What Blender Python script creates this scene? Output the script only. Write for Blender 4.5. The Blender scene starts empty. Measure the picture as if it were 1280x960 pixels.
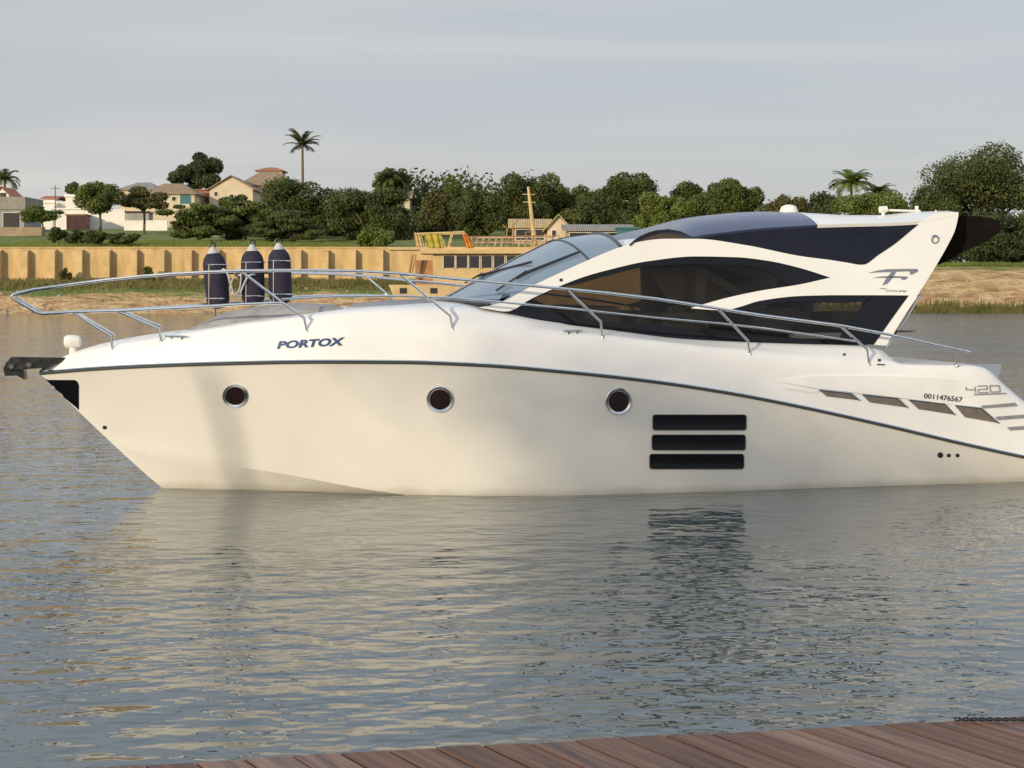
import bpy, bmesh, math, random
import numpy as np
from mathutils import Vector, Matrix
from mathutils.bvhtree import BVHTree
random.seed(7); rng = np.random.default_rng(7)
R = math.radians
S = bpy.context.scene
# ------------------------------------------------------------------ camera
FPX, HV, EYE = 1900.0, 362.0, 2.4          # focal length and horizon row (for a 1280x960 frame), eye height
cam = bpy.data.cameras.new('camera'); co = bpy.data.objects.new('camera', cam); S.collection.objects.link(co)
co.location = (0, 0, EYE); co.rotation_euler = (R(90), 0, 0)
cam.sensor_width = 36; cam.lens = 36*FPX/1280; cam.shift_y = -(480-HV)/1280
cam.clip_start = 0.1; cam.clip_end = 6000
S.camera = co
# ------------------------------------------------------------------ light
SUN_EL, SUN_AZ = 13.0, 38.0                # elevation; degrees left of straight behind the camera
S.view_settings.view_transform = 'Standard'; S.view_settings.look = 'None'
S.view_settings.exposure = 0.06; S.view_settings.gamma = 1
W = bpy.data.worlds.new('World'); S.world = W; W.use_nodes = True
nt = W.node_tree; nt.nodes.clear()
out = nt.nodes.new('ShaderNodeOutputWorld'); bg = nt.nodes.new('ShaderNodeBackground')
sky = nt.nodes.new('ShaderNodeTexSky'); sky.sky_type = 'NISHITA'; sky.sun_disc = False
sky.sun_elevation = R(SUN_EL); sky.sun_rotation = R(180+SUN_AZ); sky.air_density = 1.0; sky.dust_density = 2.0
SKY_STR = 0.115
geo = nt.nodes.new('ShaderNodeTexCoord'); sep = nt.nodes.new('ShaderNodeSeparateXYZ')
nt.links.new(geo.outputs['Generated'], sep.inputs[0])
mapn = nt.nodes.new('ShaderNodeMapping'); mapn.inputs['Scale'].default_value = (1.3, 1.3, 9.0)
nt.links.new(geo.outputs['Generated'], mapn.inputs[0])
nz = nt.nodes.new('ShaderNodeTexNoise'); nz.inputs['Scale'].default_value = 1.5; nz.inputs['Detail'].default_value = 7; nz.inputs['Roughness'].default_value = .5
nz.inputs['Distortion'].default_value = .4
nt.links.new(mapn.outputs[0], nz.inputs['Vector'])
rp = nt.nodes.new('ShaderNodeValToRGB'); rp.color_ramp.elements[0].position = .38; rp.color_ramp.elements[1].position = .66
rp.color_ramp.elements[0].color = (.74, .74, .74, 1); rp.color_ramp.elements[1].color = (.95, .95, .95, 1)
nt.links.new(nz.outputs['Fac'], rp.inputs[0])
# overcast layer: colour slowly changes with height, as thin evening cloud does
cr = nt.nodes.new('ShaderNodeValToRGB'); e = cr.color_ramp
e.elements[0].position = 0.0; e.elements[0].color = (4.75, 4.7, 4.75, 1)
e.elements[1].position = 1.0; e.elements[1].color = (5.0, 6.3, 8.2, 1)
k = e.elements.new(.12); k.color = (4.5, 4.7, 5.1, 1)
k = e.elements.new(.22); k.color = (4.7, 4.95, 5.4, 1)
k = e.elements.new(.30); k.color = (6.2, 6.8, 7.7, 1)
k = e.elements.new(.50); k.color = (7.2, 8.3, 9.8, 1)
nt.links.new(sep.outputs[2], cr.inputs[0])
map2 = nt.nodes.new('ShaderNodeMapping'); map2.inputs['Scale'].default_value = (1.6, 1.6, 17.0); map2.inputs['Rotation'].default_value = (0, R(3), 0)
nt.links.new(geo.outputs['Generated'], map2.inputs[0])
nz2 = nt.nodes.new('ShaderNodeTexNoise'); nz2.inputs['Scale'].default_value = 1.1; nz2.inputs['Detail'].default_value = 6; nz2.inputs['Roughness'].default_value = .45; nz2.inputs['Distortion'].default_value = .8
nt.links.new(map2.outputs[0], nz2.inputs['Vector'])
wr = nt.nodes.new('ShaderNodeMapRange'); wr.inputs[1].default_value = .42; wr.inputs[2].default_value = .72; wr.inputs[4].default_value = .8; nt.links.new(nz2.outputs['Fac'], wr.inputs[0])
cm = nt.nodes.new('ShaderNodeMix'); cm.data_type = 'RGBA'; cm.inputs[7].default_value = (6.0, 5.8, 5.55, 1)
nt.links.new(wr.outputs[0], cm.inputs[0]); nt.links.new(cr.outputs[0], cm.inputs[6])
mx = nt.nodes.new('ShaderNodeMix'); mx.data_type = 'RGBA'
nt.links.new(rp.outputs[0], mx.inputs[0]); nt.links.new(sky.outputs[0], mx.inputs[6]); nt.links.new(cm.outputs[2], mx.inputs[7])
nt.links.new(mx.outputs[2], bg.inputs[0]); bg.inputs[1].default_value = SKY_STR
nt.links.new(bg.outputs[0], out.inputs[0])
sl = bpy.data.lights.new('sun', 'SUN'); so = bpy.data.objects.new('sun', sl); S.collection.objects.link(so)
sl.energy = 3.5; sl.angle = R(.8); sl.color = (1.0, .83, .58)
sd = Vector((-math.sin(R(SUN_AZ))*math.cos(R(SUN_EL)), -math.cos(R(SUN_AZ))*math.cos(R(SUN_EL)), math.sin(R(SUN_EL))))
so.rotation_euler = sd.to_track_quat('Z', 'Y').to_euler()

# ------------------------------------------------------------------ helpers
def tag(o, label=None, cat=None, group=None, kind=None):
    if label: o['label'] = label
    if cat: o['category'] = cat
    if group: o['group'] = group
    if kind: o['kind'] = kind
    return o
def empty(name, loc=(0, 0, 0), rz=0, label=None, cat=None, group=None):
    o = bpy.data.objects.new(name, None); S.collection.objects.link(o)
    o.location = loc; o.rotation_euler = (0, 0, rz); o.empty_display_size = .2
    return tag(o, label, cat, group)
class MB:
    def __init__(s): s.v = []; s.f = []
    def add(s, vs, fs):
        b = len(s.v); s.v += [tuple(p) for p in vs]; s.f += [tuple(b+i for i in f) for f in fs]; return s
    def box(s, x0, x1, y0, y1, z0, z1):
        return s.add([(x0,y0,z0),(x1,y0,z0),(x1,y1,z0),(x0,y1,z0),(x0,y0,z1),(x1,y0,z1),(x1,y1,z1),(x0,y1,z1)],
                     [(0,3,2,1),(4,5,6,7),(0,1,5,4),(1,2,6,5),(2,3,7,6),(3,0,4,7)])
    def grid(s, rows, close=False):                 # rows: list of equal-length point lists
        n = len(rows[0]); vs = [p for r in rows for p in r]; fs = []
        for i in range(len(rows)-1):
            for j in range(n if close else n-1):
                a = i*n+j; b = i*n+(j+1) % n; fs.append((a, b, b+n, a+n))
        return s.add(vs, fs)
    def tube(s, pts, r, n=8, caps=True):
        pts = [Vector(p) for p in pts]; rows = []; up = None
        for i, p in enumerate(pts):
            d = (pts[min(i+1, len(pts)-1)]-pts[max(i-1, 0)]).normalized()
            if up is None: up = Vector((0,0,1)) if abs(d.z) < .9 else Vector((1,0,0))
            a = d.cross(up).normalized(); b = a.cross(d).normalized(); up = b
            rr = r[i] if hasattr(r, '__len__') else r
            rows.append([p+rr*(math.cos(2*math.pi*k/n)*a+math.sin(2*math.pi*k/n)*b) for k in range(n)])
        b0 = len(s.v); s.grid(rows, True)
        if caps:
            s.f.append(tuple(b0+k for k in range(n))[::-1]); m = len(s.v)-n; s.f.append(tuple(m+k for k in range(n)))
        return s
    def lathe(s, prof, n=20, c=(0,0,0), axis=None):
        rows = [[(c[0]+r*math.cos(2*math.pi*k/n), c[1]+r*math.sin(2*math.pi*k/n), c[2]+z) for k in range(n)] for r, z in prof]
        return s.grid(rows, True)
    def build(s, name, m, parent=None, smooth=True, ang=35, bevel=0):
        me = bpy.data.meshes.new(name); me.from_pydata(s.v, [], s.f)
        bm = bmesh.new(); bm.from_mesh(me)
        bmesh.ops.remove_doubles(bm, verts=bm.verts, dist=1e-5)
        bmesh.ops.recalc_face_normals(bm, faces=bm.faces)
        if bevel:
            ed = [e for e in bm.edges if len(e.link_faces) == 2 and e.calc_face_angle(0) > R(40)]
            bmesh.ops.bevel(bm, geom=ed, offset=bevel, segments=2, profile=.6, affect='EDGES')
        if smooth:
            for f in bm.faces: f.smooth = True
            for e in bm.edges:
                if len(e.link_faces) == 2 and e.calc_face_angle(0) > R(ang): e.smooth = False
        bm.to_mesh(me); bm.free()
        o = bpy.data.objects.new(name, me); S.collection.objects.link(o)
        if m: me.materials.append(m)
        if parent: o.parent = parent
        return o
def copy_tree(o, parent=None):
    kids = list(o.children)
    c = o.copy(); S.collection.objects.link(c); c.parent = parent
    for ch in kids: copy_tree(ch, c)
    return c
def interp(pts):
    xs = [p[0] for p in pts]; ys = [p[1] for p in pts]
    # monotone-ish smooth (Catmull) interpolation
    m = []
    for i in range(len(xs)):
        if i == 0: m.append((ys[1]-ys[0])/(xs[1]-xs[0]))
        elif i == len(xs)-1: m.append((ys[-1]-ys[-2])/(xs[-1]-xs[-2]))
        else:
            a = (ys[i]-ys[i-1])/(xs[i]-xs[i-1]); b = (ys[i+1]-ys[i])/(xs[i+1]-xs[i])
            m.append(0 if a*b <= 0 else 2*a*b/(a+b))
    def f(x):
        if x <= xs[0]: return ys[0]+m[0]*(x-xs[0])
        if x >= xs[-1]: return ys[-1]+m[-1]*(x-xs[-1])
        i = 0
        while x > xs[i+1]: i += 1
        h = xs[i+1]-xs[i]; t = (x-xs[i])/h
        return (2*t**3-3*t*t+1)*ys[i]+(t**3-2*t*t+t)*h*m[i]+(-2*t**3+3*t*t)*ys[i+1]+(t**3-t*t)*h*m[i+1]
    return f
def lin(pts):
    xs = [p[0] for p in pts]; ys = [p[1] for p in pts]
    return lambda x: float(np.interp(x, xs, ys))

def mat(name, col, rough=.5, metal=0, col2=None, nscale=3, ndetail=6, lo=.35, hi=.65, bump=0, bscale=30, coat=0, spec=.5, stretch=None, coord='Object'):
    m = bpy.data.materials.new(name); m.use_nodes = True; t = m.node_tree; b = t.nodes['Principled BSDF']
    b.inputs['Base Color'].default_value = (*col, 1); b.inputs['Roughness'].default_value = rough; b.inputs['Metallic'].default_value = metal
    b.inputs['Coat Weight'].default_value = coat; b.inputs['Coat Roughness'].default_value = .04; b.inputs['Specular IOR Level'].default_value = spec
    tc = t.nodes.new('ShaderNodeTexCoord'); mp = t.nodes.new('ShaderNodeMapping'); t.links.new(tc.outputs[coord], mp.inputs[0])
    if stretch: mp.inputs['Scale'].default_value = stretch
    if col2:
        n = t.nodes.new('ShaderNodeTexNoise'); n.inputs['Scale'].default_value = nscale; n.inputs['Detail'].default_value = ndetail
        t.links.new(mp.outputs[0], n.inputs['Vector'])
        r = t.nodes.new('ShaderNodeValToRGB'); r.color_ramp.elements[0].position = lo; r.color_ramp.elements[1].position = hi
        r.color_ramp.elements[0].color = (*col, 1); r.color_ramp.elements[1].color = (*col2, 1)
        t.links.new(n.outputs['Fac'], r.inputs[0]); t.links.new(r.outputs[0], b.inputs['Base Color'])
    if bump:
        n2 = t.nodes.new('ShaderNodeTexNoise'); n2.inputs['Scale'].default_value = bscale; n2.inputs['Detail'].default_value = 5
        t.links.new(mp.outputs[0], n2.inputs['Vector'])
        bp = t.nodes.new('ShaderNodeBump'); bp.inputs['Strength'].default_value = bump; bp.inputs['Distance'].default_value = .05
        t.links.new(n2.outputs['Fac'], bp.inputs['Height']); t.links.new(bp.outputs[0], b.inputs['Normal'])
    return m
def glass_mat(name, tint, trans, rough=.02, body=(.01,.01,.012)):
    """tinted glazing: part see-through, part dark glossy sheet"""
    m = bpy.data.materials.new(name); m.use_nodes = True; t = m.node_tree; b = t.nodes['Principled BSDF']
    b.inputs['Base Color'].default_value = (*body, 1); b.inputs['Roughness'].default_value = rough; b.inputs['IOR'].default_value = 1.5
    tr = t.nodes.new('ShaderNodeBsdfTransparent'); tr.inputs[0].default_value = (*tint, 1)
    mxn = t.nodes.new('ShaderNodeMixShader'); fr = t.nodes.new('ShaderNodeFresnel'); fr.inputs[0].default_value = 1.4
    mth = t.nodes.new('ShaderNodeMath'); mth.operation = 'MULTIPLY_ADD'; mth.inputs[1].default_value = -1*trans; mth.inputs[2].default_value = trans
    t.links.new(fr.outputs[0], mth.inputs[0]); t.links.new(mth.outputs[0], mxn.inputs[0])
    o = t.nodes['Material Output']; t.links.new(b.outputs[0], mxn.inputs[1]); t.links.new(tr.outputs[0], mxn.inputs[2]); t.links.new(mxn.outputs[0], o.inputs[0])
    return m

M = {}
M['gelcoat'] = mat('gelcoat', (.80,.78,.74), .16, col2=(.74,.72,.68), nscale=1.2, lo=.3, hi=.8, coat=.4)
M['hull_gelcoat'] = mat('hull_gelcoat', (.80,.78,.74), .14, col2=(.72,.69,.63), nscale=.9, ndetail=8, lo=.3, hi=.8, coat=.5)
t_ = M['hull_gelcoat'].node_tree; B_ = t_.nodes['Principled BSDF']; src = B_.inputs['Base Color'].links[0].from_socket
tc_ = t_.nodes.new('ShaderNodeTexCoord'); sp_ = t_.nodes.new('ShaderNodeSeparateXYZ'); t_.links.new(tc_.outputs['Object'], sp_.inputs[0])
nn2 = t_.nodes.new('ShaderNodeTexNoise'); nn2.inputs['Scale'].default_value = 3; nn2.inputs['Detail'].default_value = 6; t_.links.new(tc_.outputs['Object'], nn2.inputs['Vector'])
m1 = t_.nodes.new('ShaderNodeMath'); m1.operation = 'MULTIPLY_ADD'; m1.inputs[1].default_value = -.14; t_.links.new(nn2.outputs['Fac'], m1.inputs[0]); t_.links.new(sp_.outputs[2], m1.inputs[2])
m2 = t_.nodes.new('ShaderNodeMapRange'); m2.inputs[1].default_value = -.07; m2.inputs[2].default_value = .03; m2.inputs[3].default_value = .4; m2.inputs[4].default_value = 0; t_.links.new(m1.outputs[0], m2.inputs[0])
x_ = t_.nodes.new('ShaderNodeMix'); x_.data_type = 'RGBA'; x_.inputs[7].default_value = (.30,.26,.15,1); t_.links.new(m2.outputs[0], x_.inputs[0]); t_.links.new(src, x_.inputs[6]); t_.links.new(x_.outputs[2], B_.inputs['Base Color'])
M['gelcoat_deck'] = mat('gelcoat_deck', (.82,.80,.77), .28, col2=(.78,.76,.73), nscale=2.0, coat=.2)
M['steel'] = mat('polished_steel', (.72,.71,.69), .14, 1.0, col2=(.60,.60,.58), nscale=20)
M['dark_steel'] = mat('dark_steel', (.10,.10,.10), .30, .8, col2=(.05,.05,.05), nscale=14)
M['black'] = mat('black_gloss', (.004,.004,.006), .10, spec=.28)
M['black_matte'] = mat('black_trim', (.012,.012,.014), .45, col2=(.02,.02,.022), nscale=8)
M['navy_panel'] = mat('navy_panel', (.008,.009,.018), .25, col2=(.012,.013,.024), nscale=3, spec=.18)
M['rub_dark'] = mat('rub_rubber', (.055,.055,.05), .35)
M['vent_black'] = mat('vent_black', (.004,.004,.005), .22)
M['sun_glass'] = mat('roof_glass', (.040,.055,.115), .25, col2=(.055,.070,.14), nscale=1.5, coat=.15, spec=.4)
M['window'] = glass_mat('tinted_window', (.80,.77,.72), .74)
M['windshield'] = glass_mat('windshield_glass', (.60,.68,.72), .18, .08, (.20,.27,.35))
M['brown_glass'] = glass_mat('brown_glass', (.5,.38,.25), .35, .1, (.10,.07,.045))
M['port_glass'] = mat('port_glass', (.018,.008,.006), .06)
M['cream'] = mat('cream_vinyl', (.78,.68,.52), .5, col2=(.70,.60,.46), nscale=6)
M['grey_cover'] = mat('grey_cover', (.34,.32,.30), .75, col2=(.24,.23,.22), nscale=5, bump=.4, bscale=9)
M['tread'] = mat('grey_tread', (.27,.27,.28), .6, col2=(.20,.20,.21), nscale=30)
M['vent_inner'] = mat('vent_inner', (.17,.145,.12), .5, col2=(.13,.11,.09), nscale=10)
M['blue_ink'] = mat('blue_ink', (.012,.055,.17), .35)
M['dark_ink'] = mat('dark_ink', (.03,.04,.06), .4)
M['grey_ink'] = mat('grey_ink', (.25,.25,.27), .35)
M['emblem'] = mat('emblem_grey', (.26,.26,.27), .25, .6)
M['navy_fabric'] = mat('navy_fabric', (.014,.011,.030), .85, col2=(.022,.018,.042), nscale=9, bump=.3, bscale=40)
M['white_plastic'] = mat('white_plastic', (.78,.76,.72), .35, col2=(.72,.70,.66), nscale=7)
M['rope_grey'] = mat('rope_grey', (.45,.46,.47), .7)
M['canopy'] = mat('dark_canopy', (.007,.005,.004), .9, col2=(.011,.008,.006), nscale=7, spec=.08)
M['teak'] = mat('wood_floor', (.16,.09,.05), .5)

# ------------------------------------------------------------------ the yacht
TH = R(12.5); CT, SN = math.cos(TH), math.sin(TH)
AX, AY = (203-640)/FPX*18.4, 18.4
yacht = empty('motor_yacht', (AX, AY, 0), TH, 'white motor yacht with dark wrap windows, bow rail and swept arch on calm water', 'yacht')
def unp(u, v, t):
    """a picture ray met with the boat's lengthwise plane t metres to port: (s, t, z)"""
    a = (u-640)/FPX
    s = (a*(AY-t*CT)-AX-t*SN)/(CT-a*SN)
    Y = AY+s*SN-t*CT
    return s, t, EYE-(v-HV)/FPX*Y
def upix(s, t):
    Y = AY+s*SN-t*CT; return 640+FPX*(AX+s*CT+t*SN)/Y, Y
def zof(s, t, vf):
    u, Y = upix(s, t); return EYE-(vf(u)-HV)/FPX*Y
def L(p): return Vector((p[0], -p[1], p[2]))              # (s,t,z) -> yacht local
def LW(p):                                                # (s,t,z) -> world
    s, t, z = p; return Vector((AX+s*CT+t*SN, AY+s*SN-t*CT, z))
camL = Vector(((-AX)*CT+(-AY)*SN, AX*SN-AY*CT, EYE))
def rayL(u, v):
    d = Vector(((u-640)/FPX, 1, -(v-HV)/FPX)); return Vector((d.x*CT+d.y*SN, -d.x*SN+d.y*CT, d.z)).normalized()

v_rub = interp([(50,467),(120,461.5),(200,457.5),(280,455),(400,453),(500,453.5),(600,457),(700,465),(800,475.5),(900,490),(1000,509),(1100,531),(1200,554.5),(1280,572),(1340,584)])
v_kn = interp([(50,464.5),(90,449),(141,438),(202,428),(240,424),(390,414),(570,412),(752,421),(937,441),(1085,455),(1180,456.5),(1226,458),(1256,484),(1290,512),(1340,552)])
v_d1 = interp([(50,463),(90,444),(141,432),(202,421.5),(247,413.5),(302,404),(363,396),(403,391),(434,387.5),(500,383),(560,382),(633,391),(680,400),(760,411),(860,423),(1000,428),(1096,430),(1114,453),(1180,455),(1226,456),(1256,481),(1290,509),(1340,549)])
v_s0 = interp([(50,462),(90,441),(145,425.5),(200,416),(250,410),(330,397),(420,387),(480,381),(560,376),(640,374)])
S0, S1 = -1.42, 11.5
def tr(s):
    x = min(max((s-S0)/6.9, 0), 1); return 1.96*(1-(1-x)**2.35) - (0.010*max(s-6, 0)**1.5)
def zr(s): return zof(s, tr(s), v_rub)
def tk(s): return max(tr(s)*.95-.035, 0.0)
def zk(s): return max(zof(s, tk(s), v_kn), zr(s)+.01)
def t1(s): return .84*tk(s)
def z1(s): return max(zof(s, t1(s), v_d1), zk(s)+.004)
def z0(s):
    zz = zof(s, 0, v_s0) if s < 4.6 else z1(s)
    return max(zz, z1(s)+.005)
def zstem(s): return 1.40*(-s/1.42)**1.06 if s < 0 else 0
def tch(s):
    x = min(max((s+.56)/5.4, 0), 1); return 1.72*(1-(1-x)**1.35)-(0.008*max(s-6, 0)**1.5)
zch_ = interp([(-.56, zstem(-.56)),(0,.43),(1.3,.24),(2.8,0.0),(4,-.07),(12,-.12)])
def keel(s): return zstem(s) if s < 0 else -.85*(1-math.exp(-s*1.1))
def section(s, n=14):
    """hull section from chine up to the rub rail"""
    T, Z = tr(s), zr(s)
    if s < -.56: tc, zc = 0, zstem(s)
    else: tc, zc = tch(s), zch_(s)
    e = 1.15 if s < 0 else max(.72, 1.15-.11*s)
    return [(s, tc+(T-tc)*(q/n)**e, zc+(Z-zc)*(q/n)) for q in range(n+1)]
st = [S0+.001+(S1-S0)*(i/90)**1.35 for i in range(91)]
hull = MB()
for sg in (1, -1):
    rows = []
    for s in st:
        r = section(s); kz = keel(s)
        if s < -.56: bot = [(s, 0, kz)]*5
        else: bot = [(s, r[0][1]*q/5, kz+(r[0][2]-kz)*(q/5)**.9) for q in range(5)]
        rows.append([L((a, b*sg, c)) for a, b, c in bot+r])
    hull.grid(rows)
    hull.add([rows[-1][i] for i in range(len(rows[-1]))]+[L((S1, 0, rows[-1][-1].z))], [tuple(range(len(rows[-1])+1))])
hull_o = hull.build('hull', M['hull_gelcoat'], yacht, ang=14)
deck = MB()
def chaikin(p, n=2):
    for _ in range(n):
        q = [p[0]]
        for a, b in zip(p, p[1:]):
            q += [tuple(.75*x+.25*y for x, y in zip(a, b)), tuple(.25*x+.75*y for x, y in zip(a, b))]
        q.append(p[-1]); p = q
    return p
for sg in (1, -1):
    rows = []
    for s in st:
        A = (s, tr(s)-.004, zr(s)+.002); B = (s, tk(s), zk(s)); C = (s, t1(s), z1(s)); D = (s, t1(s)*.5, z1(s)+(z0(s)-z1(s))*.8); E = (s, 0, z0(s))
        pl = chaikin([A, tuple(.5*(x+y) for x, y in zip(A, B)), B, tuple(.5*(x+y) for x, y in zip(B, C)), C, D, E], 2)
        rows.append([L((a, b*sg, c)) for a, b, c in pl])
    deck.grid(rows)
    deck.add(list(rows[-1])+[L((S1, 0, zr(S1)))], [tuple(range(len(rows[-1])+1))])
deck_o = deck.build('deck', M['gelcoat_deck'], yacht, ang=50)
def bvh(o):
    bm = bmesh.new(); bm.from_mesh(o.data); b = BVHTree.FromBMesh(bm); bm.free(); return b
HB, DB = bvh(hull_o), bvh(deck_o)
def hit(b, u, v, off=0.0):
    loc, nrm, _, _ = b.ray_cast(camL, rayL(u, v))
    for du, dv in ((1,-.5),(2,-1),(3,-2),(0,2),(0,4),(0,7),(-6,6)):
        if loc is None: loc, nrm, _, _ = b.ray_cast(camL, rayL(u+du, v+dv))
    if loc is None:
        loc, nrm, _, _ = b.find_nearest(L(unp(u, v, 1.0)))
    if nrm.dot(rayL(u, v)) > 0: nrm = -nrm
    return loc+nrm*off
# rub rail: dark rubber strake with a steel insert, both sides
rub = MB(); ins = MB()
for sg in (1, -1):
    p = [L((s, sg*(tr(s)+.004), zr(s))) for s in st]; rub.tube(p, .016, 8)
    p = [L((s, sg*(tr(s)+.012), zr(s)+.022)) for s in st]; ins.tube(p, .013, 6)
ro = rub.build('rub_rail', M['rub_dark'], yacht); ins.build('steel_insert', M['steel'], ro)

def mir(v): return Vector((v.x, -v.y, v.z))
def resample(P, n):
    P = [Vector(p) for p in P]; d = [0]
    for a, b in zip(P, P[1:]): d.append(d[-1]+(b-a).length)
    xs = np.linspace(0, d[-1], n)
    fx = interp([(dd, p.x) for dd, p in zip(d, P)]); fy = interp([(dd, p.y) for dd, p in zip(d, P)])
    return [(fx(x), fy(x)) for x in xs]
def cab(s, z):
    q = min(s, 8.3); return t1(q)+.012-.30*(z-z1(q))-.012*max(0, s-8.3)
def oncab(u, v, off=0.0):
    t = 1.4
    for _ in range(10):
        s, _, z = unp(u, v, t); t = cab(s, z)
    s, _, z = unp(u, v, t)
    return Vector((s, t+off, z))
def panel(mb, P, Q, n=40, rows=5, off=0.0, th=.04, byu=True, side=1):
    """sheet on the cabin side between two curves given in picture coordinates"""
    if byu:
        fp, fq = interp(P) if len(P) > 2 else lin(P), interp(Q) if len(Q) > 2 else lin(Q); a, b = max(P[0][0], Q[0][0]), min(P[-1][0], Q[-1][0])
        us = np.linspace(a, b, n); P2 = [(u, fp(u)) for u in us]; Q2 = [(u, max(fq(u), fp(u)+.05)) for u in us]
    else:
        P2 = [tuple(x) for x in resample([(*p, 0) for p in P], n)]; Q2 = [tuple(x) for x in resample([(*p, 0) for p in Q], n)]
    fr, bk = [], []
    for (pu, pv), (qu, qv) in zip(P2, Q2):
        c = [oncab(pu+(qu-pu)*j/rows, pv+(qv-pv)*j/rows, off) for j in range(rows+1)]
        fr.append([L((x.x, side*x.y, x.z)) for x in c]); bk.append([L((x.x, side*(x.y-th), x.z)) for x in c])
    mb.grid(fr); mb.grid(bk)
    m = rows+1
    ring = lambda G: [G[i][0] for i in range(n)]+[G[-1][j] for j in range(1, m)]+[G[i][-1] for i in range(n-2, -1, -1)]+[G[0][j] for j in range(m-2, 0, -1)]
    mb.grid([ring(fr), ring(bk)], True)
    return mb

# curves of the cabin side as read along the port side
w1_top = [(633,389.5),(665,373),(700,357.5),(730,346),(760,337.5),(810,326.5),(870,320.5),(920,321.5),(960,326),(1000,335),(1038,347)]
band_top = [(600,384),(612,382),(625,378.5),(660,360),(700,341),(740,323),(775,309),(800,302),(830,298.5),(870,298.5),(930,306),(1000,320),(1038,325),(1078,331)]
low_line = [(633,390.5),(680,401),(760,412),(860,424),(1000,429),(1093,431)]
sw_top = [(865,384.5),(910,372),(950,363.5),(1000,355.5),(1038,347)]
sw_bot = [(865,385.5),(905,388),(925,383.5),(950,376),(1000,370),(1038,369)]
band_top_u = band_top[:-1]
for side in (1, -1):
    c = MB()
    panel(c, band_top_u, [(600,384.5),(633,389.5)]+w1_top[1:], 60, 4, side=side)
    panel(c, sw_top, sw_bot, 30, 3, side=side)
    c.build('cabin_side', M['gelcoat'], yacht, ang=50); c = MB()
    panel(c, [(1038.1,325),(1060,328.5),(1076,331),(1079,331),(1100,318),(1120,304.5),(1140,288),(1155,276),(1170,266.5),(1198,265)],
          [(1038.1,369),(1090,369),(1130,369.2),(1146,369.6),(1150,364),(1160,348.5),(1174,325.5),(1186,304),(1194,287),(1198,270)], 110, 6, side=side)
    c.build('arch', M['gelcoat'], yacht, ang=50); c = MB()
    panel(c, [(1137,369),(1115,399.5),(1093,431)], [(1147,370),(1126,402),(1108,432)], 8, 2, byu=False, side=side)
    cs = c.build('arch_leg', M['gelcoat'], yacht, ang=50)
    g = MB(); panel(g, w1_top, [(633,390.5),(680,401),(760,412),(862,424),(864,424)] if 0 else low_line[:4]+[(864.5,424.5)], 2, 1) if 0 else None
    g = MB()
    panel(g, w1_top[:7], [(633,390.5),(680,401),(760,412),(860,424),(870,424.6)], 40, 5, off=-.022, th=.012, side=side)
    panel(g, [(870,320.5),(920,321.5),(960,326),(1000,335),(1038,347)], [(870,383.5),(910,372),(950,363.5),(1000,355.5),(1038,347.5)], 30, 4, off=-.022, th=.012, side=side)
    w = g.build('side_window', M['window'], yacht, ang=60)
    fr = MB()
    up = lambda P, d: [(a, b+d) for a, b in P]
    panel(fr, w1_top, up(w1_top[:3], 2.2)+up(w1_top[3:6], 7)+up(w1_top[6:8], 10)+up(w1_top[8:10], 5)+[(1038, 347.3)], 50, 1, off=-.014, th=.004, side=side)
    panel(fr, [(633,390),(660,388),(760,402),(860,410),(870,411)], [(633,390.5),(680,401),(760,412),(860,424),(870,424.6)], 40, 1, off=-.014, th=.004, side=side)
    panel(fr, [(925,322),(970,329),(1000,335),(1038,347)], [(925,330),(960,338),(990,357),(1000,355.5),(1038,347.4)], 24, 2, off=-.013, th=.004, side=side)
    fr.build('window_frame', M['black'], w, ang=60)
    g = MB()
    panel(g, [(870,386),(905,388),(925,383.5),(950,376),(1000,370),(1038,369),(1137,369)], [(870,424.6),(930,427),(1000,429),(1089,430.8),(1093,430.6),(1096,427),(1115,399.8),(1137,369.4)], 90, 4, off=-.022, th=.012, side=side)
    w = g.build('side_window', M['window'], yacht, ang=60)
    fr = MB()
    panel(fr, [(1045,428),(1087,373),(1091,369.2),(1137,369)], [(1045,429.6),(1060,430),(1090,430.8),(1093,430.6),(1096,427),(1115,399.8),(1137,369.4)], 50, 3, off=-.014, th=.004, side=side)
    fr.build('window_frame', M['black'], w, ang=60); fr = MB()
    panel(fr, [(905,388),(925,383.5),(950,376),(1000,370),(1050,369),(1089,369)], [(905,389),(925,387),(950,382),(1000,377),(1050,379),(1089,376)], 20, 1, off=-.014, th=.004, side=side)
    fr.build('window_frame', M['black'], w, ang=60); fr = MB()
    panel(fr, [(870,416),(930,420),(1000,423),(1050,424)], [(870,424.6),(930,427),(1000,429),(1050,429.8)], 20, 1, off=-.014, th=.004, side=side)
    fr.build('window_frame', M['black'], w, ang=60)
    d = MB()
    panel(d, [(862,296.4),(900,291),(960,285),(1020,281),(1090,279),(1155,276.6)], [(862,297.8),(880,299),(930,306),(1000,320),(1038,325),(1060,328.5),(1076,331),(1079,331),(1100,318),(1120,304.5),(1140,288),(1155,277)], 50, 3, off=-.02, th=.03, side=side)
    d.build('upper_side_panel', M['navy_panel'], yacht, ang=60)
    d = MB()
    panel(d, [(788,306),(800,296.5),(820,289.5),(835,288),(850,290.5),(862,296.6)], [(788,306.3),(830,299.5),(862,298.6)], 24, 2, off=-.03, th=.01, side=side)
    d.build('quarter_light', M['brown_glass'], yacht, ang=60)
    d = MB()
    arc = [(787,306.5),(793,301),(800,296),(810,291.5),(820,288.7),(835,287.3),(850,290),(862,296)]
    d.tube([L((q.x, side*q.y, q.z)) for q in [oncab(a, b, .012) for a, b in arc]], .012, 6)
    d.build('quarter_light_frame', M['black_matte'], yacht)
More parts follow.
